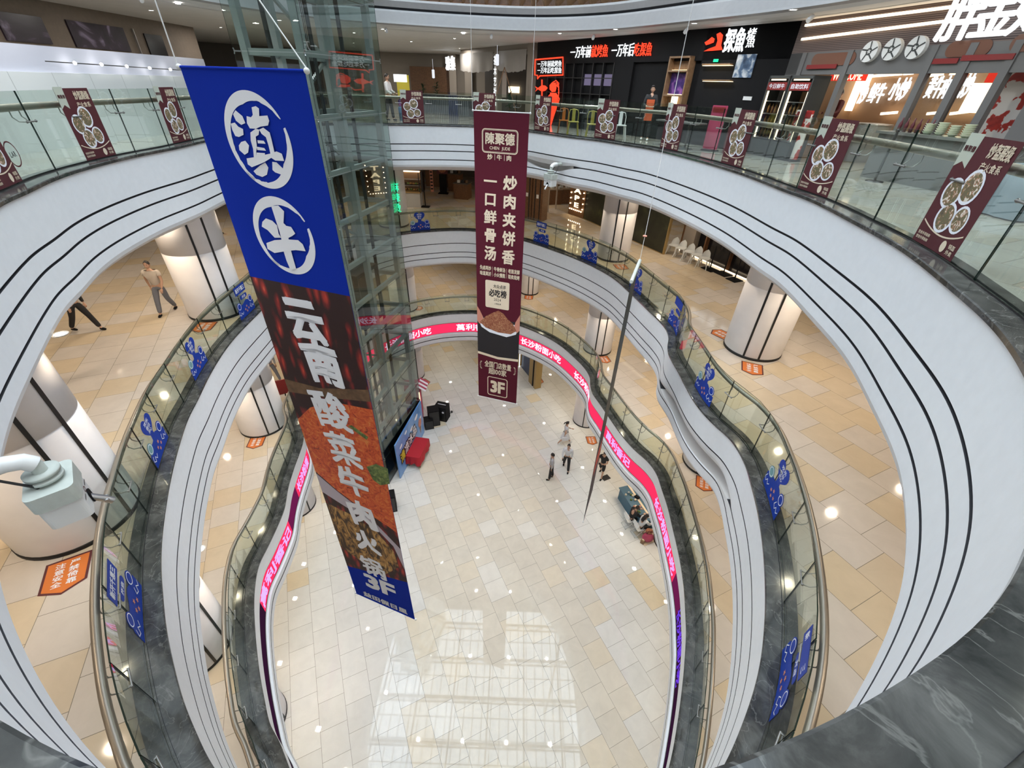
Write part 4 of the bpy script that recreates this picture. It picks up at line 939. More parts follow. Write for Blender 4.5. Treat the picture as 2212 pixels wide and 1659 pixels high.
neon(fg, [WK.uv(1191, 204), WK.uv(1184, 212), WK.uv(1172, 209)], WK, .03); neon(fg, [WK.uv(1204, 204), WK.uv(1210, 214), WK.uv(1207, 224), WK.uv(1203, 224)], WK, .03)
fg.build('neon_figure', 'neon_red', rk)
lg = MB(); solid(lg, [(1524, 92), (1533, 86), (1540, 80), (1546, 84), (1544, 92), (1534, 96), (1527, 98)]); solid(lg, [(1550, 74), (1558, 70), (1564, 76), (1562, 88), (1560, 98), (1563, 108), (1540, 110), (1522, 111), (1534, 105), (1548, 100), (1552, 88)]); lg.build('neon_emblem', 'neon_red', rk)
# lit timber display niche
mb = MB()
for x0, y0, x1, y1 in ((1445, 122, 1448, 230), (1499, 119, 1502, 228), (1445, 120, 1502, 124), (1440, 151, 1497, 154), (1432, 205, 1488, 207)): pxbox(mb, WK, x0, y0, x1, y1, -.1, .16)
a = WK.uv(1434, 230); b = WK.uv(1502, 121); mb2 = MB(); wallbox(mb2, WK, a[0], b[0], a[1], b[1], -.10, -.06); wallbox(mb2, WK, a[0], a[0] + .05, a[1], b[1], -.06, .2); wallbox(mb2, WK, b[0] - .05, b[0], a[1], b[1], -.06, .2)
for v in (b[1] - .05, a[1] + (b[1] - a[1]) * .70, a[1] + (b[1] - a[1]) * .22): wallbox(mb2, WK, a[0], b[0], v, v + .05, -.06, .2)
mb2.build('display_niche', 'wood_slats', rk)
for v in (a[1] + (b[1] - a[1]) * .70, a[1] + (b[1] - a[1]) * .22): mb = MB(); wallbox(mb, WK, a[0] + .06, b[0] - .06, v + .05, v + .065, -.02, .02); mb.build('niche_light', 'neon_warm', rk)
mb = MB(); wallbox(mb, WK, a[0] + .07, b[0] - .07, a[1] + (b[1] - a[1]) * .26, a[1] + (b[1] - a[1]) * .68, -.05, .0); mb.build('violet_poster', 'violet_print', rk)
mb = MB(); wallbox(mb, WK, a[0] + .35, a[0] + .55, a[1] + .05, a[1] + .32, .0, .1); mb.build('yellow_price_strip', 'neon_warm', rk)
for y0, y1 in ((138, 142), (172, 176)): mb = MB(); pxbox(mb, WK, 1524, y0, 1584, y1 - 2, .0, .18); mb.build('wall_shelf', 'wood_slats', rk); mb = MB(); pxbox(mb, WK, 1524, y1, 1584, y1, .0, .16); mb.build('shelf_light', 'neon_warm', rk)
mb = MB(); pxbox(mb, WK, 1596, 118, 1622, 168, .0, .03); mb.build('blue_white_poster', 'poster_streak', rk)
mb = MB(); pxbox(mb, WK, 1607, 208, 1623, 217, .0, .02); mb.build('small_white_sign', 'white_plastic', rk)
mb = MB(); pxbox(mb, WK, 1545, 128, 1553, 134, .05, .08); mb.build('green_exit_sign', 'neon_green', rk)
# ------------------------------------------------------------------ bright noodle restaurant at right
WR = Sheet((7.41, 15.09), (11.05, 3.56), 15.0, 18.2)
rr_ = thing('restaurant_front', 'grey framed bright restaurant front with two warm light bars at far right', 'shop front', (WR.P + WR.Q) / 2 + Vector((0, 0, 15)))
U = lambda x, y: WR.uv(x, y)
vt = U(1740, 150)[1]
mb = MB(); wallbox(mb, WR, 0, WR.W, 2.46, 3.2, -.2, 0); mb.build('mesh_panel', 'mesh_brown', rr_)
for (xa, ya), (xb, yb) in (((1742, 55), (2068, 14)), ((1734, 85), (2045, 46))):
    a, b = U(xa, ya), U(xb, yb); mb = MB(); mb.bar(WR.M @ Vector((*a, .03)), WR.M @ Vector((*b, .03)), .05, .05); mb.build('light_bar', 'bar_light', rr_)
for t, x, y in (('胖', 2092, 33), ('金', 2168, 24), ('妹', 2262, 12)):
    u, v = U(x, y); mb = MB(); write(mb, t, WR.at(u, v) @ Matrix.Translation((0, 0, .10)), .74, .86, off=0, depth=.06)
    for dx, dy in ((.012, 0), (-.012, 0), (0, .012), (0, -.012)): write(mb, t, WR.at(u + dx, v + dy) @ Matrix.Translation((0, 0, .10)), .74, .86, off=0, depth=.06)
    mb.build('sign_letter', 'neon_white', rr_)
mb = MB(); wallbox(mb, WR, 0, WR.W, 1.98, 2.46, -.12, 0)
posts = [U(x, 200)[0] for x in (1712, 1806, 1976, 2054, 2144)]
for u in posts: wallbox(mb, WR, u - .07, u + .07, 0, 2.46, -.12, .03)
wallbox(mb, WR, -.02, posts[0], 0, 2.46, -.12, 0); wallbox(mb, WR, posts[4] + .6, WR.W, 0, 2.46, -.12, 0)
mb.build('grey_frame', 'grey_paint', rr_)
for k in range(3):
    p = ((1884, 112), (1932, 107), (1984, 103))[k]; u, v = U(*p); R_ = .20; M = WR.at(u, v)
    mb = MB(); mb.prism(circ(0, 0, R_, 24), M, .10); o = mb.build('round_vent', 'white_plastic', rr_)
    mb = MB()
    for j in range(5):
        a = 2 * PI * j / 5; mb.strokes([(.04 * math.cos(a), .04 * math.sin(a)), (R_ * .9 * math.cos(a + .4), R_ * .9 * math.sin(a + .4))], .03, M, .105)
    mb.loop(circ(0, 0, R_ * .35, 20), circ(0, 0, R_ * .22, 20), M, .104); mb.build('vent_blades', 'dark_steel', o)
for x0, x1, y in ((1745, 1812, 145), (2018, 2075, 133), (2080, 2200, 126)):
    a, b = U(x0, y), U(x1, y - (x1 - x0) * .12); mb = MB(); wallbox(mb, WR, a[0], b[0], a[1] - .045, a[1] + .045, .03, .05); mb.build('red_notice_strip', 'red_print', rr_)
for a, b in ((posts[0], posts[1]), (posts[2], posts[3]), (posts[3], posts[4])): mb = MB(); wallbox(mb, WR, a + .07, b - .07, .95, 1.98, -.065, -.055); mb.build('window_pane', 'shop_glass', rr_)
for x0, y0, x1, y1 in ((1752, 118, 1850, 138), (2040, 92, 2146, 118), (2178, 78, 2260, 106)):   # rounded transom lights
    a, b = U(x0, y1), U(x1, y0 + 4); w, h = b[0] - a[0], .26; c = ((a[0] + b[0]) / 2, U((x0 + x1) / 2, (y0 + y1) / 2)[1])
    mb = MB(); mb.prism(rrect(w, h, .12, 6), WR.at(*c) @ Matrix.Translation((0, 0, .005)), .012); mb.build('transom_light', 'transom_brown', rr_)
# interior: warm back wall with lit sign letters, light tubes, red hangings
D_ = -2.6
mb = MB(); wallbox(mb, WR, -.5, WR.W + 2, 0, 3.1, D_ - .1, D_); mb.build('interior_wall', 'interior_cream', rr_)
mb = MB(); wallbox(mb, WR, .2, .3, 0, 3.0, D_, -.12); mb.build('interior_side_wall', 'interior_cream', rr_)
WI = Sheet(tuple((WR.P + WR.n * (D_ + .05)).to_2d()), tuple((WR.Q + WR.n * (D_ + .05)).to_2d()), 15, 18.2)
for t, x0, y0, x1, y1, h in (('炒', 1860, 205, 1876, 203, .5), ('鲜牛', 1880, 203, 1915, 200, .5), ('小炒', 1925, 196, 1968, 190, .55), ('黄牛肉', 2005, 192, 2055, 186, .5), ('现炒', 2062, 188, 2105, 182, .55)):
    letters(t, WI, x0, y0, x1, y1, h, 'neon_white', rr_, 'inside_sign_letters', .03, .008)
for x0, y0, x1, y1 in ((1890, 165, 1955, 160), (1960, 160, 1980, 158), (2005, 165, 2045, 160), (2060, 160, 2110, 155), (1910, 246, 1945, 243), (2010, 246, 2050, 242), (2060, 246, 2100, 241)):
    a, b = WI.uv(x0, y0), WI.uv(x1, y1); mb = MB(); mb.bar(WI.M @ Vector((*a, .12)), WI.M @ Vector((*b, .12)), .06); mb.build('light_tube', 'bar_light', rr_)
for x0, y0, x1, y1 in ((1836, 160, 1846, 240), (1868, 160, 1876, 200), (2115, 180, 2125, 245)): mb = MB(); pxbox(mb, WI, x0, y0, x1, y1, .1, .2); mb.build('lit_panel', 'bar_light', rr_)
for x0, y0, x1, y1 in ((1745, 152, 1812, 172), (1962, 140, 1985, 152), (2080, 142, 2170, 175), (2010, 155, 2025, 162)): mb = MB(); pxbox(mb, WR, x0, y0, x1, y1, -.9, -.85); o = mb.build('red_hanging', 'red_lit', rr_)
M, w = pxm(WR, 1748, 160, 1810, 160); mb = MB(); write(mb, 'WELCOME', M @ Matrix.Translation((0, 0, -.84)), w, .2, off=.015); mb.build('welcome_lettering', 'neon_warm', rr_)
mb = MB(); wallbox(mb, WR, posts[4] - .2, posts[4] + 1.5, .3, 2.2, -.6, -.5); mb.build('red_white_board', 'red_white_print', rr_)
area('interior_light', tuple(WR.M @ Vector((4.2, 2.9, -1.4))), 1.2, 40, (1, .78, .52), 5)
bpy.data.objects['interior_light'].rotation_euler = (0, 0, math.atan2(WR.x.y, WR.x.x) + PI / 2)
# serving counter and what stands on it
def place(sh, u, d, z=0): p = sh.M @ Vector((u, z, d)); return p
ct = thing('serving_counter', 'long grey serving counter under the window of the bright restaurant', 'counter', place(WR, posts[2] + 1.0, .35))
mb = MB(); wallbox(mb, WR, posts[2] + .1, posts[4] + 2.2, 0, .88, .05, .62); mb.build('base', 'grey_paint', ct)
mb = MB(); wallbox(mb, WR, posts[2] + .05, posts[4] + 2.25, .88, .93, .02, .68); mb.build('top', 'steel', ct)
for k in range(4):
    u = posts[4] - .55 + .24 * k; p = place(WR, u, .36, .93); mb = MB()
    for j in range(5 + (k % 2)): mb.lathe([(.05, .035 * j), (.10, .035 * j + .05), (.095, .035 * j + .05), (.045, .035 * j + .008)], 18, p)
    tag(origin(mb.build('bowl_stack', 'bowl_green'), p), 'stack of pale green bowls on the grey serving counter', 'bowls', 'bowl stacks on the serving counter')
for k in range(6):
    u = posts[3] - .45 + .13 * k; p = place(WR, u, .34, .93)
    mb = MB().lathe([(.0, 0), (.035, 0), (.035, .14), (.014, .20), (.014, .26), (0, .26)], 12, p); tag(origin(mb.build('sauce_bottle', 'maroon_print'), p), 'dark red sauce bottle on the grey serving counter', 'bottle', 'sauce bottles on the serving counter')
p = at(1852, 348, 15.0); dr = thing('round_counter', 'white drum shaped counter at the entrance of the bright restaurant', 'counter', p)
MB().lathe([(.0, .0), (.40, 0), (.44, .9), (.46, .94), (.0, .95)], 32, p).build('drum', 'grey_light', dr); MB().lathe([(.455, .90), (.47, .92), (.455, .94)], 32, p).build('rim', 'steel', dr)
# drinks fridges left of the bright restaurant
FS = Sheet(tuple((WR.P + WR.n * .45 + WR.x * -.1).to_2d()), tuple((WR.P + WR.n * .45 + WR.x * 2.0).to_2d()), 15.0, 17)
for k, (x0, x1, t, lb) in enumerate(((.05, .80, '今日鲜牛', 'left glass-door drinks fridge with a red header and warm light strips'), (.84, 1.58, '自助饮料', 'right glass-door drinks fridge with a red header and warm light strips'))):
    f = thing('drinks_fridge', lb, 'fridge', FS.M @ Vector(((x0 + x1) / 2, 0, -.2)), 'drinks fridges beside the black wall')
    mb = MB(); wallbox(mb, FS, x0, x1, .0, 1.95, -.55, -.50); wallbox(mb, FS, x0, x0 + .04, 0, 1.95, -.5, 0); wallbox(mb, FS, x1 - .04, x1, 0, 1.95, -.5, 0); wallbox(mb, FS, x0, x1, 1.88, 1.95, -.5, 0); wallbox(mb, FS, x0, x1, 0, .42, -.5, 0); mb.build('cabinet', 'dark_steel', f)
    mb = MB(); wallbox(mb, FS, x0 + .04, x1 - .04, 1.62, 1.80, -.01, .01); mb.build('red_header', 'red_print', f)
    mb = MB(); write(mb, t, FS.at((x0 + x1) / 2, 1.71) @ Matrix.Translation((0, 0, .012)), .58, .12, off=.015); mb.build('lettering', 'print_white', f)
    for u in (x0 + .07, x1 - .07): mb = MB(); wallbox(mb, FS, u - .018, u + .018, .46, 1.6, -.06, -.03); mb.build('light_strip', 'bar_light', f)
    mb = MB(); wallbox(mb, FS, x0 + .04, x1 - .04, .42, 1.62, -.02, -.01); mb.build('glass_door', 'shop_glass', f)
    for v in (.45, .75, 1.05, 1.35): mb = MB(); wallbox(mb, FS, x0 + .04, x1 - .04, v, v + .02, -.48, -.06); mb.build('shelf', 'steel', f)
    mb = MB(); wallbox(mb, FS, x0 + .04, x1 - .04, .45, 1.6, -.50, -.49); mb.build('lit_back', 'interior_cream', f)
    mb = MB()
    for v in (.47, .77, 1.07):
        for j in range(5): u = x0 + .12 + (x1 - x0 - .24) * j / 4; mb.lathe([(0, 0), (.035, 0), (.035, .16), (.013, .20), (.013, .23), (0, .23)], 8, FS.M @ Vector((u, v, -.2)))
    o = mb.build('bottles', 'print_mushroom', f); o['kind'] = 'stuff'
    mb = MB(); wallbox(mb, FS, x0 + .12, x1 - .12, 1.84, 1.87, .0, .02); mb.build('top_light', 'bar_light', f)
for p, c, w, h, lb, cat in (((1703, 347), 'red_white_print', .55, 1.15, 'white and red menu board standing before the drinks fridges', 'menu board'), ((1532, 326), 'pink_print', .5, 1.15, 'pink display stand in front of the black restaurant', 'display stand')):
    q = at(*p, 15.0); st = thing('menu_stand' if cat == 'menu board' else 'display_stand', lb, cat, q); d = WR.x if cat == 'menu board' else WK.x; M = frame(q, d)
    MB().prism(rrect(w, h, .02, 2, 0, h / 2 + .05), M, .03).build('board', c, st); MB().box(q + Vector((0, 0, .02)), (w * .8, .35, .04), math.atan2(d.y, d.x)).build('foot', 'black_trim', st)
    MB().poly(rrect(w * .86, .14, .01, 2, 0, h - .06), M, .035).build('header_strip', 'red_print', st)
p = at(1583, 333, 15.0); q = thing('gift_display', 'dark red display heaped with gift boxes beside the pink stand', 'display', p)
MB().box(p + Vector((0, 0, .35)), (.5, .4, .7), .4).build('plinth', 'maroon_print', q)
for k, (dx, dy, dz) in enumerate(((-.12, 0, .78), (.12, .02, .78), (0, 0, .94))): MB().box(p + Vector((dx, dy, dz)), (.2, .18, .16), .3 * k).build('gift_box', 'red_print', q)
# ------------------------------------------------------------------ cafe chairs in front of the black restaurant
def cafe_chair(mat):
    r = bpy.data.objects.new('cafe_chair', None); COL.objects.link(r)
    MB().prism(rrect(.38, .38, .06, 4), Matrix.Translation((0, 0, .44)), .025).build('seat', mat, r, False)
    for x, y in ((-.15, .15), (.15, .15), (-.15, -.15), (.15, -.15)): MB().bar((x, y, .44), (x * 1.35, y * 1.35, 0), .03).build('leg', mat, r, False)
    b = MB(); b.tube([(-.17, -.17, .45), (-.18, -.2, .7), (-.14, -.22, .82), (0, -.225, .85), (.14, -.22, .82), (.18, -.2, .7), (.17, -.17, .45)], .013, 6); b.build('back_frame', mat, r, False)
    b = MB(); b.box((0, -.2, .64), (.12, .015, .40)); b.build('back_slat', mat, r, False)
    return r
for px, mat, lb, rz in (((1215, 289), 'chair_orange', 'orange metal chair before the black restaurant, left of the yellow one', .9), ((1236, 293), 'chair_yellow', 'yellow metal chair before the black restaurant, beside the orange one', .9), ((1276, 300), 'chair_yellow', 'dull yellow metal chair just left of the fourth railing poster from the lift', .9), ((1336, 302), 'chair_white', 'white metal chair before the black restaurant, right of the yellow ones', .9)):
    c = cafe_chair(mat); tag(c, lb, 'chair', 'metal cafe chairs by the black restaurant'); c.location = at(*px, 15.0); c.rotation_euler = (0, 0, rz + 2.2)
for px, lb in (((1478, 322), 'grey waiting table left of the pink display stand'), ((1440, 314), 'grey low table behind the orange apron person')):
    p = at(*px, 15.0); t = thing('waiting_table', lb, 'table', p); MB().box(p + Vector((0, 0, .71)), (.8, .6, .04), -.95).build('tabletop', 'grey_paint', t); MB().lathe([(.03, 0.02), (.03, .7)], 12, p).build('pedestal', 'dark_steel', t); MB().lathe([(.0, 0), (.25, 0), (.25, .02), (0, .025)], 20, p).build('foot', 'dark_steel', t)
# ------------------------------------------------------------------ shop with hanging cloth valance, far corridor
SC_ = Sheet((-3.9, 32.4), (.45, 25.35), 15.0, 18.2)
cs = thing('cloth_shop_front', 'pale shop front with a hanging cloth valance left of the black restaurant', 'shop front', (SC_.P + SC_.Q) / 2 + Vector((0, 0, 15)))
mb = MB(); wallbox(mb, SC_, SC_.W - .55, SC_.W, 0, 3.2, -.3, .02); wallbox(mb, SC_, 4.4, 4.75, 0, 3.2, -.3, .02); wallbox(mb, SC_, 0, SC_.W, 2.9, 3.2, -.3, -.05); mb.build('beige_piers', 'beige_wall', cs)
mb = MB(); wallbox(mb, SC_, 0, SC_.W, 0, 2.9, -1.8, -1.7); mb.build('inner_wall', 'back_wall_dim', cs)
for a, b in ((.1, 4.3), (4.85, SC_.W - .6)):
    mb = MB(); n = 24; vs = []
    for i in range(n + 1):
        u = a + (b - a) * i / n; lo = 2.15 - .10 * math.sin(PI * i / n) + .02 * math.sin(i * 1.7)
        for k in range(6): v = 2.95 + (lo - 2.95) * k / 5; vs.append(SC_.M @ Vector((u, v, .04 + .05 * math.sin(i * .9) * k / 5)))
    mb.add(vs, [(i * 6 + k, i * 6 + k + 1, i * 6 + k + 7, i * 6 + k + 6) for i in range(n) for k in range(5)], True); mb.build('cloth_valance', 'valance_cloth', cs)
letters('雅集', SC_, 964, 138, 985, 136, .75, 'neon_white', cs, 'sign_letters', .04, .02)
M = SC_.at(4.58, 1.65); mb = MB(); write(mb, '茶木艺社餐', M @ Matrix.Translation((0, 0, .06)), .30, 2.3, vertical=True, off=.02); mb.build('vertical_sign_letters', 'neon_white', cs)
mb = MB(); wallbox(mb, SC_, 3.2, 4.3, 1.15, 1.45, -1.69, -1.6); mb.build('amber_light_box', 'neon_warm', cs)
for x, y in ((1085, 130), (945, 160)): q = atp(x, y, SC_.P, SC_.n) + SC_.n * .3; mb = MB().lathe([(.0, .25), (.09, .22), (.09, -.22), (0, -.25)], 16, q).tube([q + Vector((0, 0, .25)), q + Vector((0, 0, .8))], .008, 5); mb.build('paper_lantern', 'lantern_white', cs)
# ribbed front counter of that shop, plants and easel
a, b = at(917, 242, 15.0), at(1020, 252, 15.0); cn = thing('ribbed_counter', 'blue grey ribbed bar counter in front of the pale cloth shop', 'counter', (a + b) / 2)
mb = MB(); d = (b - a); L = d.length; n = 26
for i in range(n): p = a + d * ((i + .5) / n); mb.box(p + Vector((0, 0, .45)), (L / n * .7, .5, .9), math.atan2(d.y, d.x))
mb.box((a + b) / 2 + Vector((0, 0, .45)), (L, .42, .9), math.atan2(d.y, d.x)); mb.build('ribs', 'slate_blue', cn); MB().box((a + b) / 2 + Vector((0, 0, .93)), (L + .1, .6, .05), math.atan2(d.y, d.x)).build('top', 'grey_paint', cn)
def plant(p, h, lb, seed, leaf='leaf_green', n=46):
    t = thing('potted_plant', lb, 'plant', p); MB().lathe([(0, 0), (.13, 0), (.18, .32), (.16, .32), (.14, .28), (0, .28)], 20, p).build('pot', 'white_plastic', t)
    MB().tube([p + Vector((0, 0, .28)), p + Vector((.02, 0, h * .6))], .02, 6).build('stem', 'wood_brown', t)
    r = random.Random(seed); mb = MB()
    for k in range(n):
        a, e = r.uniform(0, 2 * PI), r.uniform(-.2, 1.2); base = p + Vector((0, 0, .35 + (h - .5) * r.random())); l = r.uniform(.2, .36)
        dd = Vector((math.cos(a) * math.cos(e), math.sin(a) * math.cos(e), math.sin(e))); sd = dd.cross(Vector((0, 0, 1))).normalized() * .06
        mb.add([base, base + dd * l * .5 + sd, base + dd * l + Vector((0, 0, -.05)), base + dd * l * .5 - sd], [(0, 1, 2, 3)])
    mb.build('foliage', leaf, t)
plant(at(916, 236, 15.0), 1.5, 'bushy green plant left of the ribbed bar counter', 1); plant(at(945, 240, 15.0), 1.7, 'taller green plant at the end of the ribbed bar counter', 2); plant(at(1100, 262, 15.0), 1.3, 'green plant under the timber lattice beside the black restaurant', 3)
p = at(1088, 262, 15.0); es = thing('cloth_easel', 'slim timber A-frame hung with cloth before the pale shop', 'frame', p)
for dx in (-.75, .75): MB().bar(p + Vector((dx, 0, 0)), p + Vector((0, 0, 2.2)), .04).build('pole', 'wood_slats', es)
MB().box(p + Vector((0, 0, 1.5)), (.22, .02, 1.0)).build('hanging_cloth', 'beige_wall', es)
# yellow standee and lit sign near the lift, far doorway
p = at(851, 262, 15.0) + Vector((0, 2.5, 0)); st = thing('yellow_standee', 'yellow advertising standee behind the man in white by the lift', 'display stand', p)
MB().box(p + Vector((0, 0, .9)), (.6, .05, 1.7)).build('board', 'yellow_print', st); MB().box(p + Vector((0, 0, .02)), (.5, .4, .04)).build('foot', 'black_trim', st); MB().box(p + Vector((-.1, -.04, 1.62)), (.62, .06, .30)).build('lit_header', 'neon_white', st)
p = at(860, 262, 15.0) + Vector((.3, .7, 0)); st = thing('toy_machine', 'blue and purple rounded claw machine base beside the man in white', 'machine', p)
MB().lathe([(.0, .0), (.38, 0), (.40, .5), (.36, .55), (.0, .56)], 24, p).build('blue_base', 'machine_blue', st); MB().lathe([(.36, .56), (.38, .75), (.25, 1.0), (0, 1.08)], 24, p).build('purple_dome', 'violet_print', st)
mb = MB(); mb.box((-6.6, 37.5, 16.2), (3.0, .2, 2.4)); o = mb.build('door_1', 'wood_brown'); o['kind'] = 'structure'
for x in (-5.0, -3.9): MB().box((x, 37.2, 16.6), (.5, .4, 3.2)).build('wall_pier', 'beige_wall')['kind'] = 'structure'
MB().box((-12, 38, 16.6), (24, .2, 3.2)).build('wall_end', 'beige_wall')['kind'] = 'structure'
# ------------------------------------------------------------------ left side: white hoarding with lamp string, brown wall with dark posters
WH = Sheet((-10.5, 5.0), (-10.5, 17.5), 15.0, 16.88)
ho = thing('white_hoarding', 'white construction hoarding with a string of small lamps behind the left railing', 'hoarding', (-10.5, 11, 15))
mb = MB(); wallbox(mb, WH, 0, WH.W, 0, 1.42, -.12, 0); mb.build('lower_panels', 'hoarding_white', ho)
mb = MB(); wallbox(mb, WH, 0, WH.W, 1.42, 1.9, -.5, -.12); mb.build('upper_step', 'hoarding_lilac', ho)
a, b = WH.uv(92, 132), WH.uv(395, 152); mb = MB(); mb.tube([WH.M @ Vector((*a, .06)), WH.M @ Vector((*b, .06))], .012, 6); mb.build('lamp_cable', 'black_trim', ho)
for x, y in ((155, 136), (213, 139), (268, 143), (318, 147), (363, 150)): q = WH.uv(x, y); MB().ball(WH.M @ Vector((*q, .07)), .035, 10, 6).build('string_lamp', 'lamp_white', ho)
for k in range(12): u = 1.0 * k + .5; mb = MB(); wallbox(mb, WH, u, u + .012, 0, 1.42, 0, .002); mb.build('panel_joint', 'grey_light', ho)
M = Map(lambda x, y, z: R4.pos(R4.near(at(20, 358, 15.3), .2) + x, .205 - z, 15.45 + y)); mb = MB(); mb.loop(circ(0, 0, .17, 28), circ(0, 0, .15, 28), M, .0); ro = mb.build('glass_roundel', 'maroon_print'); tag(ro, 'maroon ring decal with grey letters on the far left railing glass', 'decal')
mb = MB(); write(mb, 'LAR', M, .18, .07, off=.02, z=.002); mb.build('lettering', 'dark_steel', ro)
WL = Sheet((-14.6, 4.0), (-14.6, 24.0), 15.0, 18.2)
lw = thing('brown_facade', 'brown plastered wall with large dark posters above the white hoarding', 'wall', (-14.6, 14, 15))
mb = MB(); wallbox(mb, WL, 0, WL.W, 0, 4.6, -.3, 0); mb.build('plaster', 'brown_plaster', lw)
for q in (((-20, 22), (112, 96)), ((138, 42), (282, 112))): mb = MB(); pxbox(mb, WL, *q[0], *q[1], .0, .05); mb.build('dark_poster', 'smoke_poster', lw)
mb = MB(); pxbox(mb, WL, 308, 72, 362, 122, .0, .05); mb.build('dark_grid_window', 'black_gloss', lw)
mb = MB(); pxbox(mb, WL, 283, 62, 303, 118, .0, .08); mb.build('silver_curtain', 'steel', lw)

p = at(1888, 392, 15.0); q = thing('queue_post', 'dark queue post standing before the serving counter', 'queue post', p); MB().lathe([(0, 0), (.17, 0), (.17, .015), (.03, .03), (.03, .03)], 20, p).build('base', 'black_trim', q); MB().tube([p + Vector((0, 0, .02)), p + Vector((0, 0, .95))], .025, 10).build('pole', 'dark_steel', q); MB().lathe([(0, .95), (.035, .95), (.035, 1.0), (0, 1.01)], 12, p).build('belt_head', 'black_trim', q)
for i, (px, d) in enumerate((((2196, 470), (.75, .6, .75)), ((2240, 440), (.8, .7, .95)))):
    p = at(*px, 15.0); o = MB(); n = 28; vs = []; r = random.Random(i)
    for t, z in ((0, d[2]), (.15, d[2] - .03), (.5, d[2] * .55), (1, .02)):
        for k in range(n):
            a = 2 * PI * k / n; s_ = max(abs(math.cos(a)), abs(math.sin(a))); f = (.5 if t else .46) * (1 + .14 * t * (1 + .5 * math.sin(a * 8 + i))); vs.append(p + Vector((math.cos(a) / s_ * d[0] * f, math.sin(a) / s_ * d[1] * f, z)))
    o.add(vs, [(j * n + k, j * n + (k + 1) % n, (j + 1) * n + (k + 1) % n, (j + 1) * n + k) for j in range(3) for k in range(n)], True); o.add(vs[:n], [tuple(range(n))])
    tag(origin(o.build('draped_furniture', 'dust_sheet'), p), ('low stack of furniture under a blue grey dust sheet behind the largest railing poster', 'taller stack of furniture under a blue grey dust sheet at the right frame edge')[i], 'covered furniture')
# ------------------------------------------------------------------ middle gallery: shop fronts and furniture
H1 = Sheet(tuple(at(1245, 466, 10.0).to_2d()), tuple(at(1431, 549, 10.0).to_2d()), 10.0, 13.3)
h = thing('green_hoarding', 'dark green printed hoarding behind the far right column of the middle gallery', 'hoarding', (H1.P + H1.Q) / 2 + Vector((0, 0, 10)))
mb = MB(); a = H1.uv(1254, 440)[0]; wallbox(mb, H1, a, H1.W, 0, 3.3, -.1, 0); mb.build('printed_boards', 'green_print', h)
mb = MB(); wallbox(mb, H1, H1.W, H1.W + .06, 0, 3.3, -.1, .03); mb.build('brass_edge', 'brass', h)
mb = MB(); wallbox(mb, H1, a, H1.W, 0, .03, 0, .02); mb.build('floor_strip', 'brass', h)
q = H1.Q + H1.x * .06; pe = MB(); pe.box(q + H1.x * .35 - H1.n * 1.2 + Vector((0, 0, 11.65)), (.7, .35, 3.3), math.atan2(H1.x.y, H1.x.x)); pe.build('wall_pier', 'beige_wall')['kind'] = 'structure'
RF = Sheet(tuple(at(1466, 541, 10.0).to_2d()), tuple(at(1612, 606, 10.0).to_2d()), 10.0, 13.3)
RF = Sheet(tuple(RF.P.to_2d()), tuple((RF.P + RF.x * 9).to_2d()), 10.0, 13.3)
rf = thing('dark_restaurant_front', 'dark glazed restaurant front with a light strip along its foot, behind the white chairs', 'shop front', (RF.P + RF.Q) / 2 + Vector((0, 0, 10)))
mb = MB(); wallbox(mb, RF, 0, RF.W, 0, 3.3, -.3, -.2); mb.build('dark_back', 'black_gloss', rf)
mb = MB(); wallbox(mb, RF, 0, RF.W, .02, .07, .0, .03); mb.build('foot_light_strip', 'bar_light', rf)
for k in range(7): u = RF.W * k / 6; mb = MB(); wallbox(mb, RF, u - .04, u + .04, 0, 3.3, -.2, .0); mb.build('mullion', 'wood_brown', rf)
mb = MB(); wallbox(mb, RF, .15, .30, .2, 2.4, .0, .06); mb.build('upright_lamp', 'neon_white', rf)
mb = MB(); wallbox(mb, RF, 0, RF.W, 2.3, 3.2, -.15, -.1); mb.build('sign_board', 'black_matte', rf)
def mirror_sheet(px, sh, zf):            # where a wall point must be for its mirror image in the floor zf to appear at px
    q = atp(*px, sh.P, sh.n); return (q - sh.P).dot(sh.x), 2 * zf - q.z - sh.zb
(u0, v0), (u1, v1), (_, v2) = mirror_sheet((1490, 668), RF, 10.0), mirror_sheet((1545, 700), RF, 10.0), mirror_sheet((1530, 665), RF, 10.0)
mb = MB(); write(mb, '朝花里', RF.at(u0 + .9, min(2.75, max(1.9, v0))) @ Matrix.Translation((0, 0, .02)), 1.75, .52, off=.02); mb.build('sign_letters', 'neon_white', rf)
mb = MB(); write(mb, '餐厅', RF.at(u0 + 2.4, min(2.7, max(1.9, v0))) @ Matrix.Translation((0, 0, .02)), .75, .30, off=.02); mb.build('sign_letters', 'neon_white', rf)
def moulded_chair():
    r = bpy.data.objects.new('moulded_chair', None); COL.objects.link(r)
    MB().prism(rrect(.44, .42, .09, 4), Matrix.Translation((0, 0, .43)), .03).build('seat', 'chair_white', r, False)
    for x, y in ((-.17, .17), (.17, .17), (-.17, -.17), (.17, -.17)): MB().tube([(x, y, .44), (x * 1.45, y * 1.45, 0)], [.03, .018], 8).build('leg', 'chair_white', r, False)
    b = MB(); vs = []
    for i in range(7):
        a = -1.0 + 2.0 * i / 6
        for j in range(4): t = j / 3; vs.append((.23 * math.sin(a) * (1 - .25 * t), -.21 * math.cos(a) * .8 - .06 * t - .03, .45 + .33 * t * (1 - .35 * abs(a) * t)))
    b.add(vs, [(i * 4 + j, (i + 1) * 4 + j, (i + 1) * 4 + j + 1, i * 4 + j + 1) for i in range(6) for j in range(3)], True)
    b.build('backrest', 'chair_white', r, False); return r
rzc = math.atan2(RF.n.y, RF.n.x) - PI / 2
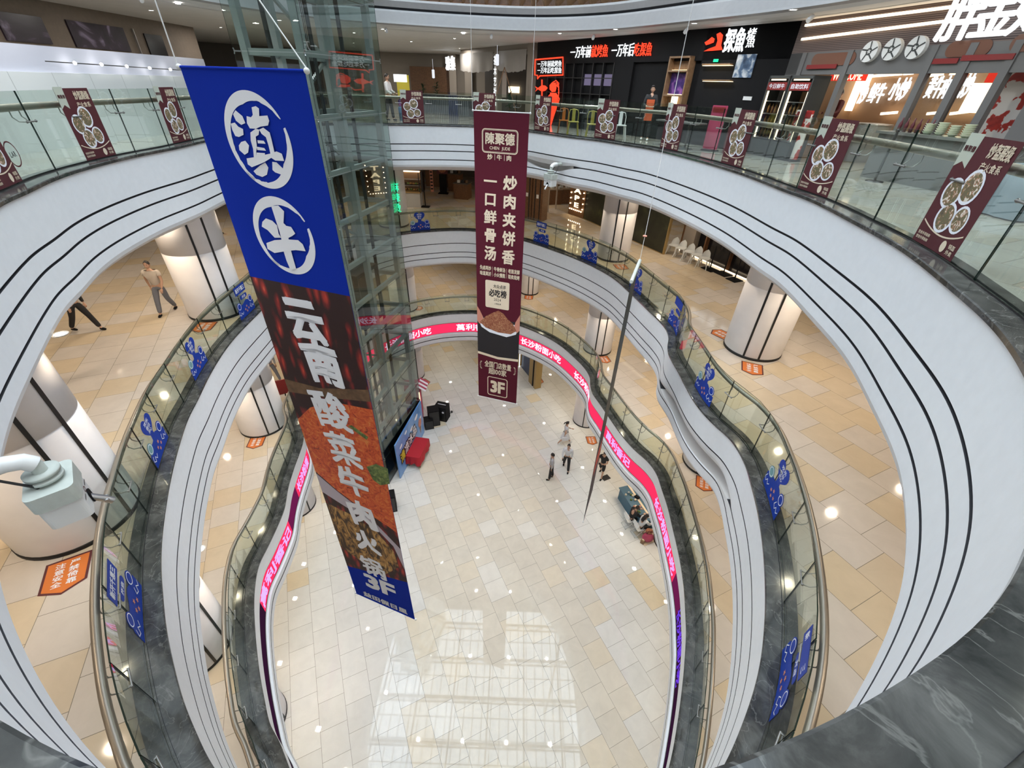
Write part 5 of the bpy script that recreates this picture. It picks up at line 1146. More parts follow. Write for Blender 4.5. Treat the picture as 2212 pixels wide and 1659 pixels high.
wh = ['leftmost, nearest the beige pier', 'second from the beige pier', 'in the middle of the row', 'fourth from the beige pier', 'rightmost, nearest the black stands']
for i, px in enumerate(((1451, 549), (1467, 556), (1484, 564), (1500, 571), (1516, 579))):
    c = moulded_chair(); tag(c, 'white moulded chair before the dark restaurant, ' + wh[i], 'chair', 'white chairs before the dark restaurant'); c.location = at(*px, 10.0); c.rotation_euler = (0, 0, rzc + .5)
for i, px in enumerate(((1533, 582), (1562, 592), (1586, 605))):
    p = at(*px, 10.0); s = thing('menu_stand', ('first', 'second', 'third')[i] + ' black menu stand right of the white chairs', 'menu stand', p, 'black menu stands'); mb = MB(); mb.box(p + Vector((0, 0, .015)), (.62 - .12 * (i == 2), .5, .03), rzc); mb.build('base_plate', 'black_matte', s)
    MB().tube([p + Vector((0, 0, .03)), p + Vector((0, 0, 1.05))], .028, 8).build('pole', 'black_matte', s); MB().box(p + Vector((0, 0, 1.25)), (.5, .03, .6), rzc).build('panel', 'black_gloss', s)
# lit bulb sign cabinet and dark timber cabinets
p0, p1 = at(1229, 462, 10.0), at(1257, 472, 10.0); LS = Sheet(tuple(p0.to_2d()), tuple(p1.to_2d()), 10.0, 12.5)
ls = thing('bulb_sign_cabinet', 'timber cabinet edged with light bulbs around glowing letters left of the green hoarding', 'sign', (LS.P + LS.Q) / 2 + Vector((0, 0, 10)))
mb = MB(); wallbox(mb, LS, -.1, LS.W + .1, 0, 3.2, -.4, 0); mb.build('cabinet', 'wood_brown', ls); mb = MB(); write(mb, 'TAPE', LS.at(LS.W / 2, 1.25) @ Matrix.Translation((0, 0, .02)), .85, 1.6, vertical=True, off=.03); mb.build('glowing_letters', 'neon_warm', ls)
for i in range(26):
    t = i / 26 * 4; s, f = int(t), t - int(t); u, v = ((f, 0), (1, f), (1 - f, 1), (0, 1 - f))[s]; MB().ball(LS.M @ Vector((LS.W * (.04 + .92 * u), .35 + 2.0 * v, .03)), .028, 8, 5).build('bulb', 'lamp_warm', ls)
for i, (x0, x1, y) in enumerate(((1134, 1153, 468), (1154, 1175, 473))):
    a, b = at(x0, y, 10.0), at(x1, y + 4, 10.0); p = (a + b) / 2; d = b - a; c = thing('timber_cabinet', ('left', 'right')[i] + ' tall dark timber cabinet just right of the maroon banner', 'cabinet', p, 'dark timber cabinets'); mb = MB(); rz = math.atan2(d.y, d.x)
    MB().box(p + Vector((0, 0, 1.5)), (d.length, .7, 3.0), rz).build('body', 'wood_brown', c); nd = Vector((d.y, -d.x, 0)).normalized() * .36
    for k in (-.5, .5): MB().box(p + d * k * .48 + nd + Vector((0, 0, 1.5)), (.05, .03, 3.0), rz).build('edge_strip', 'black_trim', c)
    MB().box(p + nd + Vector((0, 0, 1.35)), (.14, .02, .2), rz).build('small_plate', 'white_plastic', c)
# eat-in shop between: counters, round board, hanging lamps
SHN = ['low dark counter inside the bright doorway', 'narrow dark counter deep in the doorway', 'dark counter beside the glowing sign cabinet']
for i, px in enumerate(((1190, 440), (1205, 425), (1222, 438))):
    p = at(*px, 10.0); c = thing('shop_counter', SHN[i], 'counter', p); MB().box(p + Vector((0, 0, .45)), (1.2, .6, .9), .3).build('body', 'wood_brown', c); MB().box(p + Vector((0, 0, .93)), (1.3, .7, .05), .3).build('top', 'back_wall', c)
    for k in (-.4, 0, .4): MB().box(p + Vector((k, 0, 1.02)), (.2, .2, .12), .3).build('goods', 'hoarding_white', c)
for i, px in enumerate(((1183, 458), (1200, 452))):
    p = at(*px, 10.0); s = thing('round_sign_stand', ('left', 'right')[i] + ' pale round-headed sign pole at the shop doorway', 'sign', p); MB().tube([p, p + Vector((0, 0, 1.7))], .05, 8).build('pole', 'beige_wall', s); MB().ball(p + Vector((0, 0, 1.95)), (.32, .06, .34), 16, 10).build('round_head', 'brass', s)
# food case left of the maroon banner and its neighbours
a, b = at(868, 447, 10.0), at(909, 449, 10.0); p = (a + b) / 2; w = (b - a).length
fc = thing('food_display_case', 'lit glass food display case on a pale counter right of the lift', 'display case', p)
MB().box(p + Vector((0, .4, .42)), (w, .8, .84)).build('counter_base', 'grey_light', fc); MB().box(p + Vector((0, .4, .88)), (w + .1, .9, .06)).build('counter_top', 'brass', fc)
MB().box(p + Vector((0, .8, 1.45)), (w, .04, 1.1)).build('lit_back', 'interior_cream', fc)
for z in (1.2, 1.55): MB().box(p + Vector((0, .55, z)), (w, .4, .02)).build('shelf', 'steel', fc)
r = random.Random(4)
for k in range(14): MB().ball(p + Vector((-w / 2 + .1 + (w - .2) * (k % 7) / 6, .5, .97 + .34 * (k // 7))), (.09, .09, .06), 10, 6).build('food', 'print_mushroom' if k % 3 else 'print_greens', fc)
for x in (-w / 2, w / 2): MB().box(p + Vector((x, .02, 1.45)), (.04, .04, 1.1)).build('frame_post', 'black_trim', fc)
MB().box(p + Vector((0, .75, 1.95)), (w * .9, .06, .06)).build('case_lamp', 'bar_light', fc)
p = at(919, 447, 10.0); s = thing('black_sign_stand', 'black upright sign stand with square foot beside the food case', 'menu stand', p); MB().box(p + Vector((0, 0, .02)), (.55, .45, .04)).build('foot', 'black_matte', s); MB().tube([p, p + Vector((0, 0, 1.0))], .03, 8).build('pole', 'black_matte', s); MB().box(p + Vector((-.05, 0, 1.5)), (.12, .5, 1.1)).build('panel', 'black_gloss', s)
p = at(958, 418, 10.0); s = thing('dish_poster_stand', 'black stand with a round dish picture left of the maroon banner', 'menu stand', p); MB().box(p + Vector((0, 0, .02)), (.7, .5, .04)).build('foot', 'black_matte', s); MB().box(p + Vector((0, .05, .75)), (.5, .06, 1.4)).build('body', 'black_matte', s); MB().box(p + Vector((0, 0, 1.65)), (.75, .05, .75)).build('poster', 'maroon_print', s); MB().prism(circ(0, 0, .30), frame(p + Vector((0, -.05, 1.65)), (1, 0, 0)), .02).build('dish_picture', 'print_meat', s)
p = at(934, 414, 10.0); s = thing('price_strip_board', 'narrow pinkish price board left of the dish poster stand', 'sign', p); MB().box(p + Vector((0, 0, .75)), (.22, .06, 1.5)).build('board', 'print_pink', s)
for k in range(6): MB().box(p + Vector((0, -.035, .2 + .22 * k)), (.16, .01, .1)).build('price_row', 'maroon_dark', s)
for i, (px, d, lb) in enumerate((((1000, 428), (1.0, .8, .95), 'dark timber counter with baskets just left of the maroon banner'), ((985, 412), (.9, .7, 1.15), 'brown timber counter behind the dish poster stand'), ((945, 402), (1.6, .6, 1.1), 'long dark counter far behind the food case'))):
    p = at(*px, 10.0); c = thing('timber_counter', lb, 'counter', p); MB().box(p + Vector((0, 0, d[2] / 2)), d, -.25).build('body', 'wood_brown', c); MB().box(p + Vector((0, 0, d[2] + .02)), (d[0] + .08, d[1] + .08, .04), -.25).build('top', 'back_wall_dim', c)
    for k in range(3): MB().box(p + Vector((-.25 + .25 * k, 0, d[2] + .12)), (.18, .2, .16), .3 * k).build('basket', ('hoarding_white', 'black_trim', 'print_wood')[k], c)
p = at(842, 440, 10.0); q = Vector((COLS['D'][0][0], COLS['D'][0][1], 11.55)); d = Vector((.55, -.83, 0)); s = thing('green_neon_sign', 'green glowing upright lettering on the column beside the lift', 'sign', q + d * .82)
mb = MB(); M = frame(q + d * .84, Vector((.83, .55, 0))); write(mb, '麻辣烫', M, .42, 1.5, vertical=True, off=.03, depth=.03); mb.build('lettering', 'neon_green', s)
p = at(520, 535, 10.0) + Vector((.9, 1.2, 0)); c = thing('timber_counter', 'brown counter with a white round print beside the blue banner', 'counter', p); MB().box(p + Vector((0, 0, .5)), (.8, 1.4, 1.0), .4).build('body', 'wood_slats', c); MB().box(p + Vector((0, 0, 1.02)), (.9, 1.5, .05), .4).build('top', 'beige_wall', c); MB().prism(circ(0, 0, .3), frame(p + Vector((-.3, -.72, .5)), (1, .4, 0)), .02).build('round_print', 'white_plastic', c)
for zc, zf, lines in ((13.33, 10.0, [((1460, 578), (1434, 671)), ((1434, 671), (1468, 690)), ((1484, 612), (1476, 648)), ((1497, 708), (1566, 750)), ((1706, 742), (1679, 808)), ((1679, 808), (1700, 832))]), (8.085, 5.0, [((1338, 775), (1402, 828)), ((1000, 655), (1040, 659))])):
    for (a, b) in lines:                   # slim linear ceiling lamps, seen mirrored in the floor
        A_, B_ = at(*a, 2 * zf - zc), at(*b, 2 * zf - zc); A_.z = B_.z = zc - .02
        o = MB().bar(A_, B_, .05, .03).build('linear_ceiling_lamp', 'bar_light'); tag(o, 'slim linear ceiling lamp mirrored in the polished floor of the ' + ('middle' if zf > 6 else 'lower') + ' gallery', 'ceiling light', 'linear lamps, ' + ('middle' if zf > 6 else 'lower') + ' gallery')
# ------------------------------------------------------------------ arrow shaped floor stickers by the columns
def floor_sticker(px, z, to, lb, s=1.0):
    p = at(*px, z); d = (Vector((*to, 0)) - Vector((p.x, p.y, 0))).normalized(); M = frame(p + Vector((0, 0, .004)), Vector((d.y, -d.x, 0)), d)
    r = MB(); P = [(-.29, .36), (-.29, -.22), (0, -.36), (.29, -.22), (.29, .36)]; r.poly([(x * s, y * s) for x, y in P][::-1] if M.to_3x3().col[2].z < 0 else [(x * s, y * s) for x, y in P], M)
    o = origin(r.build('floor_sticker', 'maroon_print'), p); tag(o, lb, 'floor sticker', 'orange arrow floor stickers')
    r = MB(); r.poly([(x * .88 * s, y * .9 * s) for x, y in P], M, .002); r.build('orange_field', 'orange_vinyl', o)
    for x, t in ((.09, '严禁倚靠'), (-.09, '注意安全')): r = MB(); write(r, t, M @ Matrix.Translation((x * s, .04 * s, 0)), .13 * s, .48 * s, vertical=True, off=.02, z=.004); r.build('lettering', 'print_white', o)
C_ = {k: v[0] for k, v in COLS.items()}
for px, z, to, lb in (((1625, 797), 10, C_['A'], 'orange arrow floor sticker before the wide column of the middle gallery'), ((1342, 577), 10, C_['B'], 'orange arrow floor sticker before the far right column of the middle gallery'), ((440, 707), 10, C_['L'], 'orange arrow floor sticker behind the left middle railing'), ((142, 1243), 10, C_['K'], 'largest orange arrow floor sticker at lower left'),
                      ((1559, 722), 10, C_['A'], 'orange arrow floor sticker left of the wide column of the middle gallery'), ((1306, 777), 5, C_['B'], 'orange arrow floor sticker before the far right column of the lower gallery'), ((553, 956), 5, C_['L'], 'orange arrow floor sticker before the left column of the lower gallery'), ((1142, 643), 5, C_['E'], 'orange arrow floor sticker by the slim column of the lower gallery'),
                      ((1521, 1046), 5, C_['A'], 'orange arrow floor sticker under the right bend of the lower gallery'), ((902, 666), 5, C_['D'], 'orange arrow floor sticker beside the lift on the lower gallery'), ((1278, 952), 0, C_['B'], 'orange arrow floor sticker at the ground floor column behind the woman in white'), ((640, 1068), 0, C_['L'], 'orange arrow floor sticker by the ground floor column left of the blue banner'), ((918, 826), 0, C_['D'], 'orange arrow floor sticker on the ground floor right of the lift'), ((1164, 823), 0, (1.5, 25), 'orange arrow floor sticker by the brass pillars')):
    floor_sticker(px, z, to, lb)
# ------------------------------------------------------------------ ground floor
BD = Sheet(tuple(at(866, 1034, 0).to_2d()), tuple(at(917, 934, 0).to_2d()), 0.0, 2.4)
BD = Sheet(tuple(BD.P.to_2d()), tuple(BD.Q.to_2d()), .02, zat(858, 962, BD.P))
bd = thing('event_backdrop', 'sky blue event backdrop with ice cream cone and clouds beside the lift', 'backdrop', (BD.P + BD.Q) / 2)
mb = MB(); wallbox(mb, BD, 0, BD.W, .0, BD.H, -.06, 0); mb.build('board', 'sky_print', bd)
for u, v, s in ((.25, .35, .30), (.75, .80, .22), (.55, .72, .18), (.15, .75, .16), (.88, .58, .22), (.35, .88, .14)): mb = MB(); M = BD.at(u * BD.W, v * BD.H); mb.poly(circ(0, 0, s, 16, s * .5), M, .004); mb.poly(circ(s * .5, s * .25, s * .55, 14, s * .4), M, .005); mb.build('cloud', 'print_white', bd)
M = BD.at(BD.W * .40, BD.H * .50); Ms = M @ Matrix.Rotation(.12, 4, 'Z')
for t, x, m in (('清', -.85, 'yellow_print'), ('凉', -.28, 'print_white'), ('冰', .28, 'print_white'), ('品', .85, 'print_white')):
    mb = MB(); write(mb, t, Ms @ Matrix.Translation((x, 0, 0)), .60, .72, off=.11, z=.008); mb.build('letter_shadow', 'black_trim', bd); mb = MB(); write(mb, t, Ms @ Matrix.Translation((x, 0, 0)), .55, .66, off=.03, z=.011); mb.build('letter', m, bd)
M = BD.at(BD.W * .86, BD.H * .42); mb = MB(); mb.poly([(-.12, .0), (0, -.62), (.12, .0)], M, .008); mb.build('cone', 'print_mushroom', bd); mb = MB(); mb.poly(circ(0, .18, .22, 16, .28), M, .009); mb.build('ice_cream', 'print_pink', bd)
for u in (.15, .85): q = BD.M @ Vector((BD.W * u, 0, -.3)); MB().bar((q.x, q.y, .03), BD.M @ Vector((BD.W * u, BD.H * .7, -.06)), .04).build('prop', 'wood_slats', bd)
p = (at(893, 1008, 0) + at(925, 985, 0)) / 2 + Vector((-.15, .25, 0)); rz = math.atan2(BD.x.y, BD.x.x)
tb = thing('draped_table', 'table under a bright red cloth in front of the blue backdrop', 'table', p, rz=rz)
def cloth(L, W, Hh, drop):
    mb = MB(); n, m = 40, 6; ring = []
    for k in range(n):
        a = 2 * PI * k / n; x, y = math.cos(a), math.sin(a); s = max(abs(x), abs(y)); ring.append((x / s * L / 2, y / s * W / 2, a))
    vs = []
    for j in range(m):
        t = j / (m - 1)
        for x, y, a in ring: f = 1 + .10 * t * (1 + .9 * math.sin(a * 9)) ; vs.append((x * f, y * f, Hh - drop * t * (1 - .18 * abs(math.cos(2 * a)) ** 3)))
    mb.add(vs, [(j * n + k, j * n + (k + 1) % n, (j + 1) * n + (k + 1) % n, (j + 1) * n + k) for j in range(m - 1) for k in range(n)], True); mb.add(vs[:n], [tuple(range(n))]); return mb
cloth(1.5, .75, .78, .52).build('tablecloth', 'red_cloth', tb, False); MB().box((0, 0, .74), (1.45, .7, .04)).build('tabletop', 'wood_slats', tb, False)
for x, y in ((-.65, -.3), (.65, -.3), (-.65, .3), (.65, .3)): MB().box((x, y, .36), (.05, .05, .72)).build('leg', 'wood_slats', tb, False)
for px, d, lb, rz in (((927, 922), (.5, .5, .62), 'smallest black speaker box at the front of the stack by the kiosk', .35), ((938, 914), (.62, .6, 1.1), 'tall black speaker box in the middle of the stack', .35), ((956, 903), (.75, .6, 1.0), 'wide black speaker box with white marking, right of the stack', -.25), ((846, 1098), (.5, .5, 1.0), 'black speaker box at the front corner of the lift behind the blue banner', .3)):
    p = at(*px, 0); s = thing('speaker_box', lb, 'speaker', p, 'black speaker boxes', rz)
    MB().box((0, 0, d[2] / 2), d).build('cabinet', 'black_matte', s, False); MB().box((0, -d[1] / 2 - .008, d[2] / 2), (d[0] * .88, .015, d[2] * .9)).build('grille', 'black_trim', s, False)
    if d[0] > .7: MB().box((0, .05, d[2] + .004), (.5, .04, .006)).build('marking', 'print_white', s, False); MB().prism(circ(0, 0, .07), Matrix.Translation((.2, -d[1] / 2 - .017, d[2] * .7)) @ Matrix.Rotation(PI / 2, 4, 'X'), .004).build('badge', 'print_white', s, False)
    for x in (-.15, .15): MB().box((x, 0, d[2] * .75), (.02, d[1] + .02, .04)).build('strap', 'black_gloss', s, False)
p = at(972, 893, 0); o = MB().tube([p + Vector((-.4, -.1, .02)), p + Vector((-.2, .05, .02)), p + Vector((0, -.05, .02)), p + Vector((.1, .1, .02)), p + Vector((.02, .2, .02))], .02, 6).ball(p + Vector((.1, .1, .05)), .07).build('coiled_cable', 'black_trim'); tag(origin(o, p), 'black cable end lying right of the speaker boxes', 'cable')
p = at(912, 902, 0) + Vector((-.45, .35, 0)); k = thing('striped_kiosk', 'pink kiosk with striped awning and lit panel between lift and speakers', 'kiosk', p)
MB().box(p + Vector((0, 0, 1.1)), (.9, .9, 2.2), .2).build('body', 'pink_print', k); MB().box(p + Vector((.42, -.25, 1.15)), (.06, .3, 1.5), .2).build('lit_panel', 'bar_light', k)
for i in range(6): mb = MB(); y0, y1 = -.5 + i / 6, -.5 + (i + 1) / 6; mb.add([p + Vector((.40, y0, 2.35)), p + Vector((.40, y1, 2.35)), p + Vector((.85, y1, 2.05)), p + Vector((.85, y0, 2.05))], [(0, 1, 2, 3)]); mb.build('awning_stripe', 'pink_print' if i % 2 else 'print_white', k)
G1 = Sheet(tuple(at(1122, 790, 0).to_2d()), tuple(at(1150, 824, 0).to_2d()), 0, 3); g = thing('brass_doorway', 'brass framed doorway with a blue panel on the ground floor behind the maroon banner', 'doorway', (G1.P + G1.Q) / 2)
mb = MB(); wallbox(mb, G1, .2, G1.W, 0, 2.9, -.15, -.05); mb.build('blue_panel', 'blue_door', g)
for u, w in ((-.25, .5), (G1.W + .15, .5), (G1.W + .75, .25)):
    mb = MB(); wallbox(mb, G1, u - w / 2, u + w / 2, 0, 2.96, -.2, .25); mb.build('brass_pillar', 'brass', g)
mb = MB(); wallbox(mb, G1, .12, .16, .0, 2.9, .05, .1); mb.build('light_line', 'neon_white', g); mb = MB(); wallbox(mb, G1, G1.W + .42, G1.W + .5, 0, 2.96, .1, .26); mb.build('dark_reveal', 'black_trim', g)
p = at(622, 868, 5.0); k = thing('red_notice_stand', 'red notice stand on the lower gallery behind the blue banner', 'sign', p); MB().box(p + Vector((0, 0, .8)), (.6, .05, .7), .5).build('board', 'red_print', k); MB().tube([p, p + Vector((0, 0, .5))], .03, 8).build('pole', 'black_trim', k)
p = at(1305, 1032, 0); o = MB().box(p + Vector((.08, 0, .012)), (.42, .30, .024), .5).box(p + Vector((.08, 0, .026)), (.26, .16, .006), .5).build('floor_tablet', 'black_trim'); tag(origin(o, p), 'flat black tray lying at the feet of the man in black', 'tray')
# stall under the right bend with folding chairs
a, b = at(1372, 1086, .0), at(1412, 1146, 0); d = (b - a).normalized(); nn = Vector((-d.y, d.x, 0)); rzs = math.atan2(d.y, d.x)
st = thing('craft_stall', 'blue topped craft stall with a yellow strip under the right bend', 'stall', (a + b) / 2); c = (a + b) / 2 - nn * .35 - d * .3
MB().box(c + Vector((0, 0, .36)), (2.0, .7, .70), rzs).build('base', 'stall_blue', st); MB().box(c + Vector((0, 0, .73)), (2.1, .8, .04), rzs).build('top', 'stall_blue', st); MB().box(c + nn * .12 + Vector((0, 0, .76)), (2.1, .10, .02), rzs).build('yellow_strip', 'print_cream', st)
r = random.Random(9)
for k in range(12): q = c + d * r.uniform(-.9, .6) + nn * r.uniform(-.35, .0); MB().lathe([(0, 0), (.05, 0), (.05, .06), (0, .065)], 10, q + Vector((0, 0, .75))).build('paint_pot', r.choice(['print_cream', 'print_greens', 'steel', 'print_pink']), st)
MB().box(c + nn * .12 - d * .25 + Vector((0, 0, .80)), (.22, .14, .08), rzs + .4).build('small_black_box', 'black_matte', st)
def folding_chair():
    r = bpy.data.objects.new('folding_chair', None); COL.objects.link(r)
    MB().prism(rrect(.42, .40, .05, 4), Matrix.Translation((0, 0, .45)), .025).build('seat', 'white_plastic', r, False)
    MB().tube([(-.21, .20, .0), (-.21, -.06, .46), (-.20, -.24, .86), (.20, -.24, .86), (.21, -.06, .46), (.21, .20, 0)], .014, 8).build('back_frame', 'white_plastic', r, False)
    MB().tube([(-.19, .16, .46), (-.19, -.26, .012), (.19, -.26, .012), (.19, .16, .46)], .014, 8).build('rear_legs', 'white_plastic', r, False)
    MB().tube([(-.21, .20, .012), (.21, .20, .012)], .013, 8).build('front_bar', 'white_plastic', r, False)
    b = MB(); b.prism(rrect(.40, .20, .05, 4), Matrix.Translation((0, -.215, .74)) @ Matrix.Rotation(PI / 2 - .25, 4, 'X'), .02); b.build('backrest', 'white_plastic', r, False); return r
SEAT = []
for px, lb in (((1357, 1134), 'white folding chair under the person in black at the stall'), ((1377, 1152), 'white folding chair under the long haired person at the stall')):
    c_ = folding_chair(); tag(c_, lb, 'chair', 'white folding chairs'); c_.location = at(*px, 0); c_.rotation_euler = (0, 0, math.atan2(nn.y, nn.x) - PI / 2); SEAT.append(c_)
p = at(1397, 1168, 0); o = thing('pink_bag', 'deep pink bag on the floor beside the craft stall', 'bag', p); MB().ball(p + Vector((0, 0, .24)), (.26, .18, .26), 16, 10).build('sack', 'pink_print', o); MB().ball(p + Vector((.02, .1, .55)), (.16, .14, .12), 12, 8).build('brown_top', 'print_meat', o); MB().tube([p + Vector((-.1, 0, .45)), p + Vector((-.06, 0, .68)), p + Vector((.08, 0, .66)), p + Vector((.1, 0, .45))], .012, 6).build('handle', 'maroon_print', o)
p = at(1389, 1170, 0); o = thing('paper_box', 'small open carton beside the deep pink bag', 'box', p); MB().box(p + Vector((0, 0, .1)), (.30, .16, .2), .9).build('carton', 'wood_slats', o); MB().box(p + Vector((0, 0, .21)), (.2, .1, .03), .9).build('contents', 'print_cream', o)
# ------------------------------------------------------------------ fire-fighting water cannons on the fascia
def cannon(p, t, sc, lb):
    root = thing('water_cannon', lb, 'fire water cannon', p); n = R4.normal(t); s = Vector((n.y, -n.x, 0)); S = sc
    M = lambda x, y, z: p + s * x * S + n * y * S + Vector((0, 0, z * S))
    MB().tube([M(0, .95, .34), M(0, .22, .34), M(0, .08, .34), M(0, .0, .30), M(0, -.03, .24), M(0, -.03, .14)], .055 * S, 12).build('feed_pipe', 'cannon_grey', root)
    MB().tube([M(0, .22, .34), M(0, .12, .345), M(0, .02, .315), M(0, -.03, .25)], .072 * S, 12).build('elbow', 'white_plastic', root)
    MB().lathe([(a * S, b * S) for a, b in ((.0, .03), (.13, .03), (.13, .0), (.085, 0), (.085, -.03), (.13, -.03), (.13, -.06), (0, -.06))], 24, M(0, -.03, .14)).build('flange', 'cannon_grey', root)
    rz = math.atan2(s.y, s.x); mb = MB(); mb.prism(rrect(.46, .34, .06, 5), Matrix.Translation(M(0, -.03, -.12)) @ Matrix.Rotation(rz, 4, 'Z') @ Matrix.Scale(S, 4), .17); mb.build('housing_top', 'cannon_grey', root)
    mb = MB(); mb.prism(rrect(.42, .31, .05, 5), Matrix.Translation(M(0, -.03, -.36)) @ Matrix.Rotation(rz, 4, 'Z') @ Matrix.Scale(S, 4), .24); mb.build('housing', 'white_plastic', root)
    mb = MB(); mb.prism(rrect(.10, .16, .05, 5), Matrix.Translation(M(.02, -.188, -.30)) @ Matrix.Rotation(rz, 4, 'Z') @ Matrix.Rotation(PI / 2, 4, 'X') @ Matrix.Scale(S, 4), .01); mb.build('nozzle_slot', 'black_matte', root)
    MB().tube([M(.02, -.15, -.28), M(.02, -.24, -.38), M(.02, -.30, -.46)], .034 * S, 12).build('nozzle', 'steel', root)
    MB().tube([M(-.025, -.27, -.41), M(.065, -.27, -.41)], .02 * S, 8).build('nozzle_knob', 'steel', root)
    Mf = Matrix.Translation(M(.0, -.187, -.19)) @ Matrix.Rotation(rz, 4, 'Z') @ Matrix.Rotation(PI / 2, 4, 'X') @ Matrix.Scale(S, 4); mb = MB(); mb.loop(circ(0, 0, .035, 18, .03), circ(0, 0, .024, 18, .02), Mf, .002); mb.build('maroon_emblem', 'maroon_print', root)
    for x in (-.12, .12): mb = MB(); mb.poly([(x - .05, -.012), (x + .05, -.012), (x + .05, .0), (x - .05, 0)], Mf, .002); mb.build('caption', 'dark_steel', root)
    MB().tube([M(-.06, .2, .25), M(-.10, .05, .10), M(-.06, .02, .0), M(.0, .05, -.05)], .012 * S, 6).build('cable', 'black_trim', root); MB().tube([M(.06, .3, .30), M(.16, .10, .16), M(.2, .02, .12), M(.16, .0, .02)], .012 * S, 6).build('cable', 'black_trim', root)
cd = Vector((0, 0, CH)) + ray(112, 1060) * (3.1 / F); cannon(cd + Vector((0, 0, .06)), R4.near((-4.3, 2.4)), .78, 'large white fire water cannon on a pipe at left, in front of the thick column')
t = R4.near((1.5, 17.6)); c0 = R4.pos(t, -.42); cannon(Vector((c0.x, c0.y, zat(1222, 380, c0))), t, 1.0, 'small distant white fire water cannon under the upper fascia right of the maroon banner')
# ------------------------------------------------------------------ people
def skin_mesh(P, E, root=0, sub=1):
    """grow one continuous surface round a skeleton: P = [(pos, radius or (rx, ry))]"""
    me = bpy.data.meshes.new('skeleton'); me.from_pydata([p for p, r in P], E, []); o = bpy.data.objects.new('skeleton', me); COL.objects.link(o)
    m = o.modifiers.new('s', 'SKIN'); m.use_smooth_shade = True
    for i, (p, r) in enumerate(P):
        sv = me.skin_vertices[0].data[i]; sv.radius = r if isinstance(r, tuple) else (r, r); sv.use_root = i == root
    if sub: o.modifiers.new('d', 'SUBSURF').levels = sub
    bpy.context.view_layer.update(); dg = bpy.context.evaluated_depsgraph_get(); ev = o.evaluated_get(dg); q = ev.to_mesh()
    vs = [v.co.copy() for v in q.vertices]; fs = [tuple(f.vertices) for f in q.polygons]; ev.to_mesh_clear(); bpy.data.objects.remove(o); bpy.data.meshes.remove(me); return vs, fs
def V(*a): return Vector(a)
def person(loc, face, label, H=1.70, legs=((8, 4, 3), (-8, 4, 3)), arms=((5, 8, 12), (-5, 8, 12)), lean=2, head=(0, 0), top='cloth_white', bottom='cloth_black', shoes='black_matte', hair='short', short_sleeve=False, shorts=False, skirt=None, lift=None, female=False, apron=None, hold=None, group=None):
    D = math.radians; k = H / 1.70; hip = .92 * k
    J = {}; ln = D(lean); tors = V(0, math.sin(ln), math.cos(ln))
    shw = (.185 if not female else .165) * k
    pel = V(0, 0, hip)
    for s, (th, kn, sp) in zip((-1, 1), legs):
        h = pel + V(s * .085 * k, 0, -.02 * k); a = D(th); d1 = V(s * math.sin(D(sp)), math.sin(a), -math.cos(a)).normalized(); kp = h + d1 * .42 * k
        b = D(th - kn); d2 = V(s * math.sin(D(sp)) * .5, math.sin(b), -math.cos(b)).normalized(); an = kp + d2 * .41 * k
        J[s] = [h, kp, an, d2]
    drop = min(J[-1][2].z, J[1][2].z) - .085 * k
    if lift is not None: drop = pel.z - lift
    sh = V(0, 0, -drop)
    for s in J:
        J[s][:3] = [q + sh for q in J[s][:3]]
    pel = pel + sh; waist = pel + tors * .16 * k; chest = pel + tors * .36 * k; neck = pel + tors * .52 * k; hb = neck + tors * .08 * k
    AR = {}
    for s, (sf, so, eb) in zip((-1, 1), arms):
        S = pel + tors * .475 * k + V(s * shw, 0, 0); a = D(sf); so_ = D(so); d1 = V(s * math.sin(so_), math.sin(a) * math.cos(so_), -math.cos(a) * math.cos(so_)); el = S + d1 * .29 * k
        b = D(sf + eb); d2 = V(-s * (.05 + .45 * min(1, eb / 90)), math.sin(b), -math.cos(b)).normalized(); wr = el + d2 * .25 * k; AR[s] = [S, el, wr, d2]
    R = lambda v: v * k
    P = [(pel, (R(.125), R(.10))), (waist, (R(.115), R(.088))), (chest, (R(.135), R(.10))), (neck, (R(.062), R(.06))), (hb, (R(.052), R(.055)))]; E = [(0, 1), (1, 2), (2, 3), (3, 4)]
    for s in (-1, 1):
        h, kp, an, d2 = J[s]; i = len(P); P += [(h, R(.085)), (h.lerp(kp, .5), R(.075)), (kp, R(.052)), (kp.lerp(an, .35), R(.052)), (an, R(.034)), (an + V(0, .05 * k, -.045 * k), R(.036)), (an + V(0, .13 * k, -.058 * k), R(.026))]
        E += [(0, i)] + [(i + q, i + q + 1) for q in range(6)]
        S, el, wr, d = AR[s]; i = len(P); P += [(S, R(.058)), (S.lerp(el, .5), R(.046)), (el, R(.038)), (el.lerp(wr, .35), R(.036)), (wr, R(.025))]; E += [(2, i)] + [(i + q, i + q + 1) for q in range(4)]
    body = MB(); body.add(*skin_mesh(P, E), smooth=True)
    yaw, pit = D(head[0]), D(head[1]); HR = Matrix.Rotation(yaw, 3, 'Z') @ Matrix.Rotation(pit, 3, 'X'); hc = hb + tors * .09 * k
    hp = lambda x, y, z: hc + HR @ (V(x, y, z) * k)
    vs = []; seg, rings = 20, 14                                       # sculpted head: jaw, brow, nose, lips, ears
    for i in range(rings + 1):
        t = PI * i / rings; z = .118 * math.cos(t); r = math.sin(t)
        for q in range(seg):
            a = 2 * PI * q / seg; x = .074 * r * math.cos(a); y = .094 * r * math.sin(a)
            if z < -.01: f = 1 - .38 * min(1, (-.01 - z) / .11); x *= f; y = y * (1 - .12 * (1 - f)) + .010 * (1 - f)
            if y > .04: y -= .006 * math.exp(-((z - .012) / .016) ** 2) * (1 if abs(abs(x) - .03) < .02 else .2)
            vs.append(hp(x, y, z))
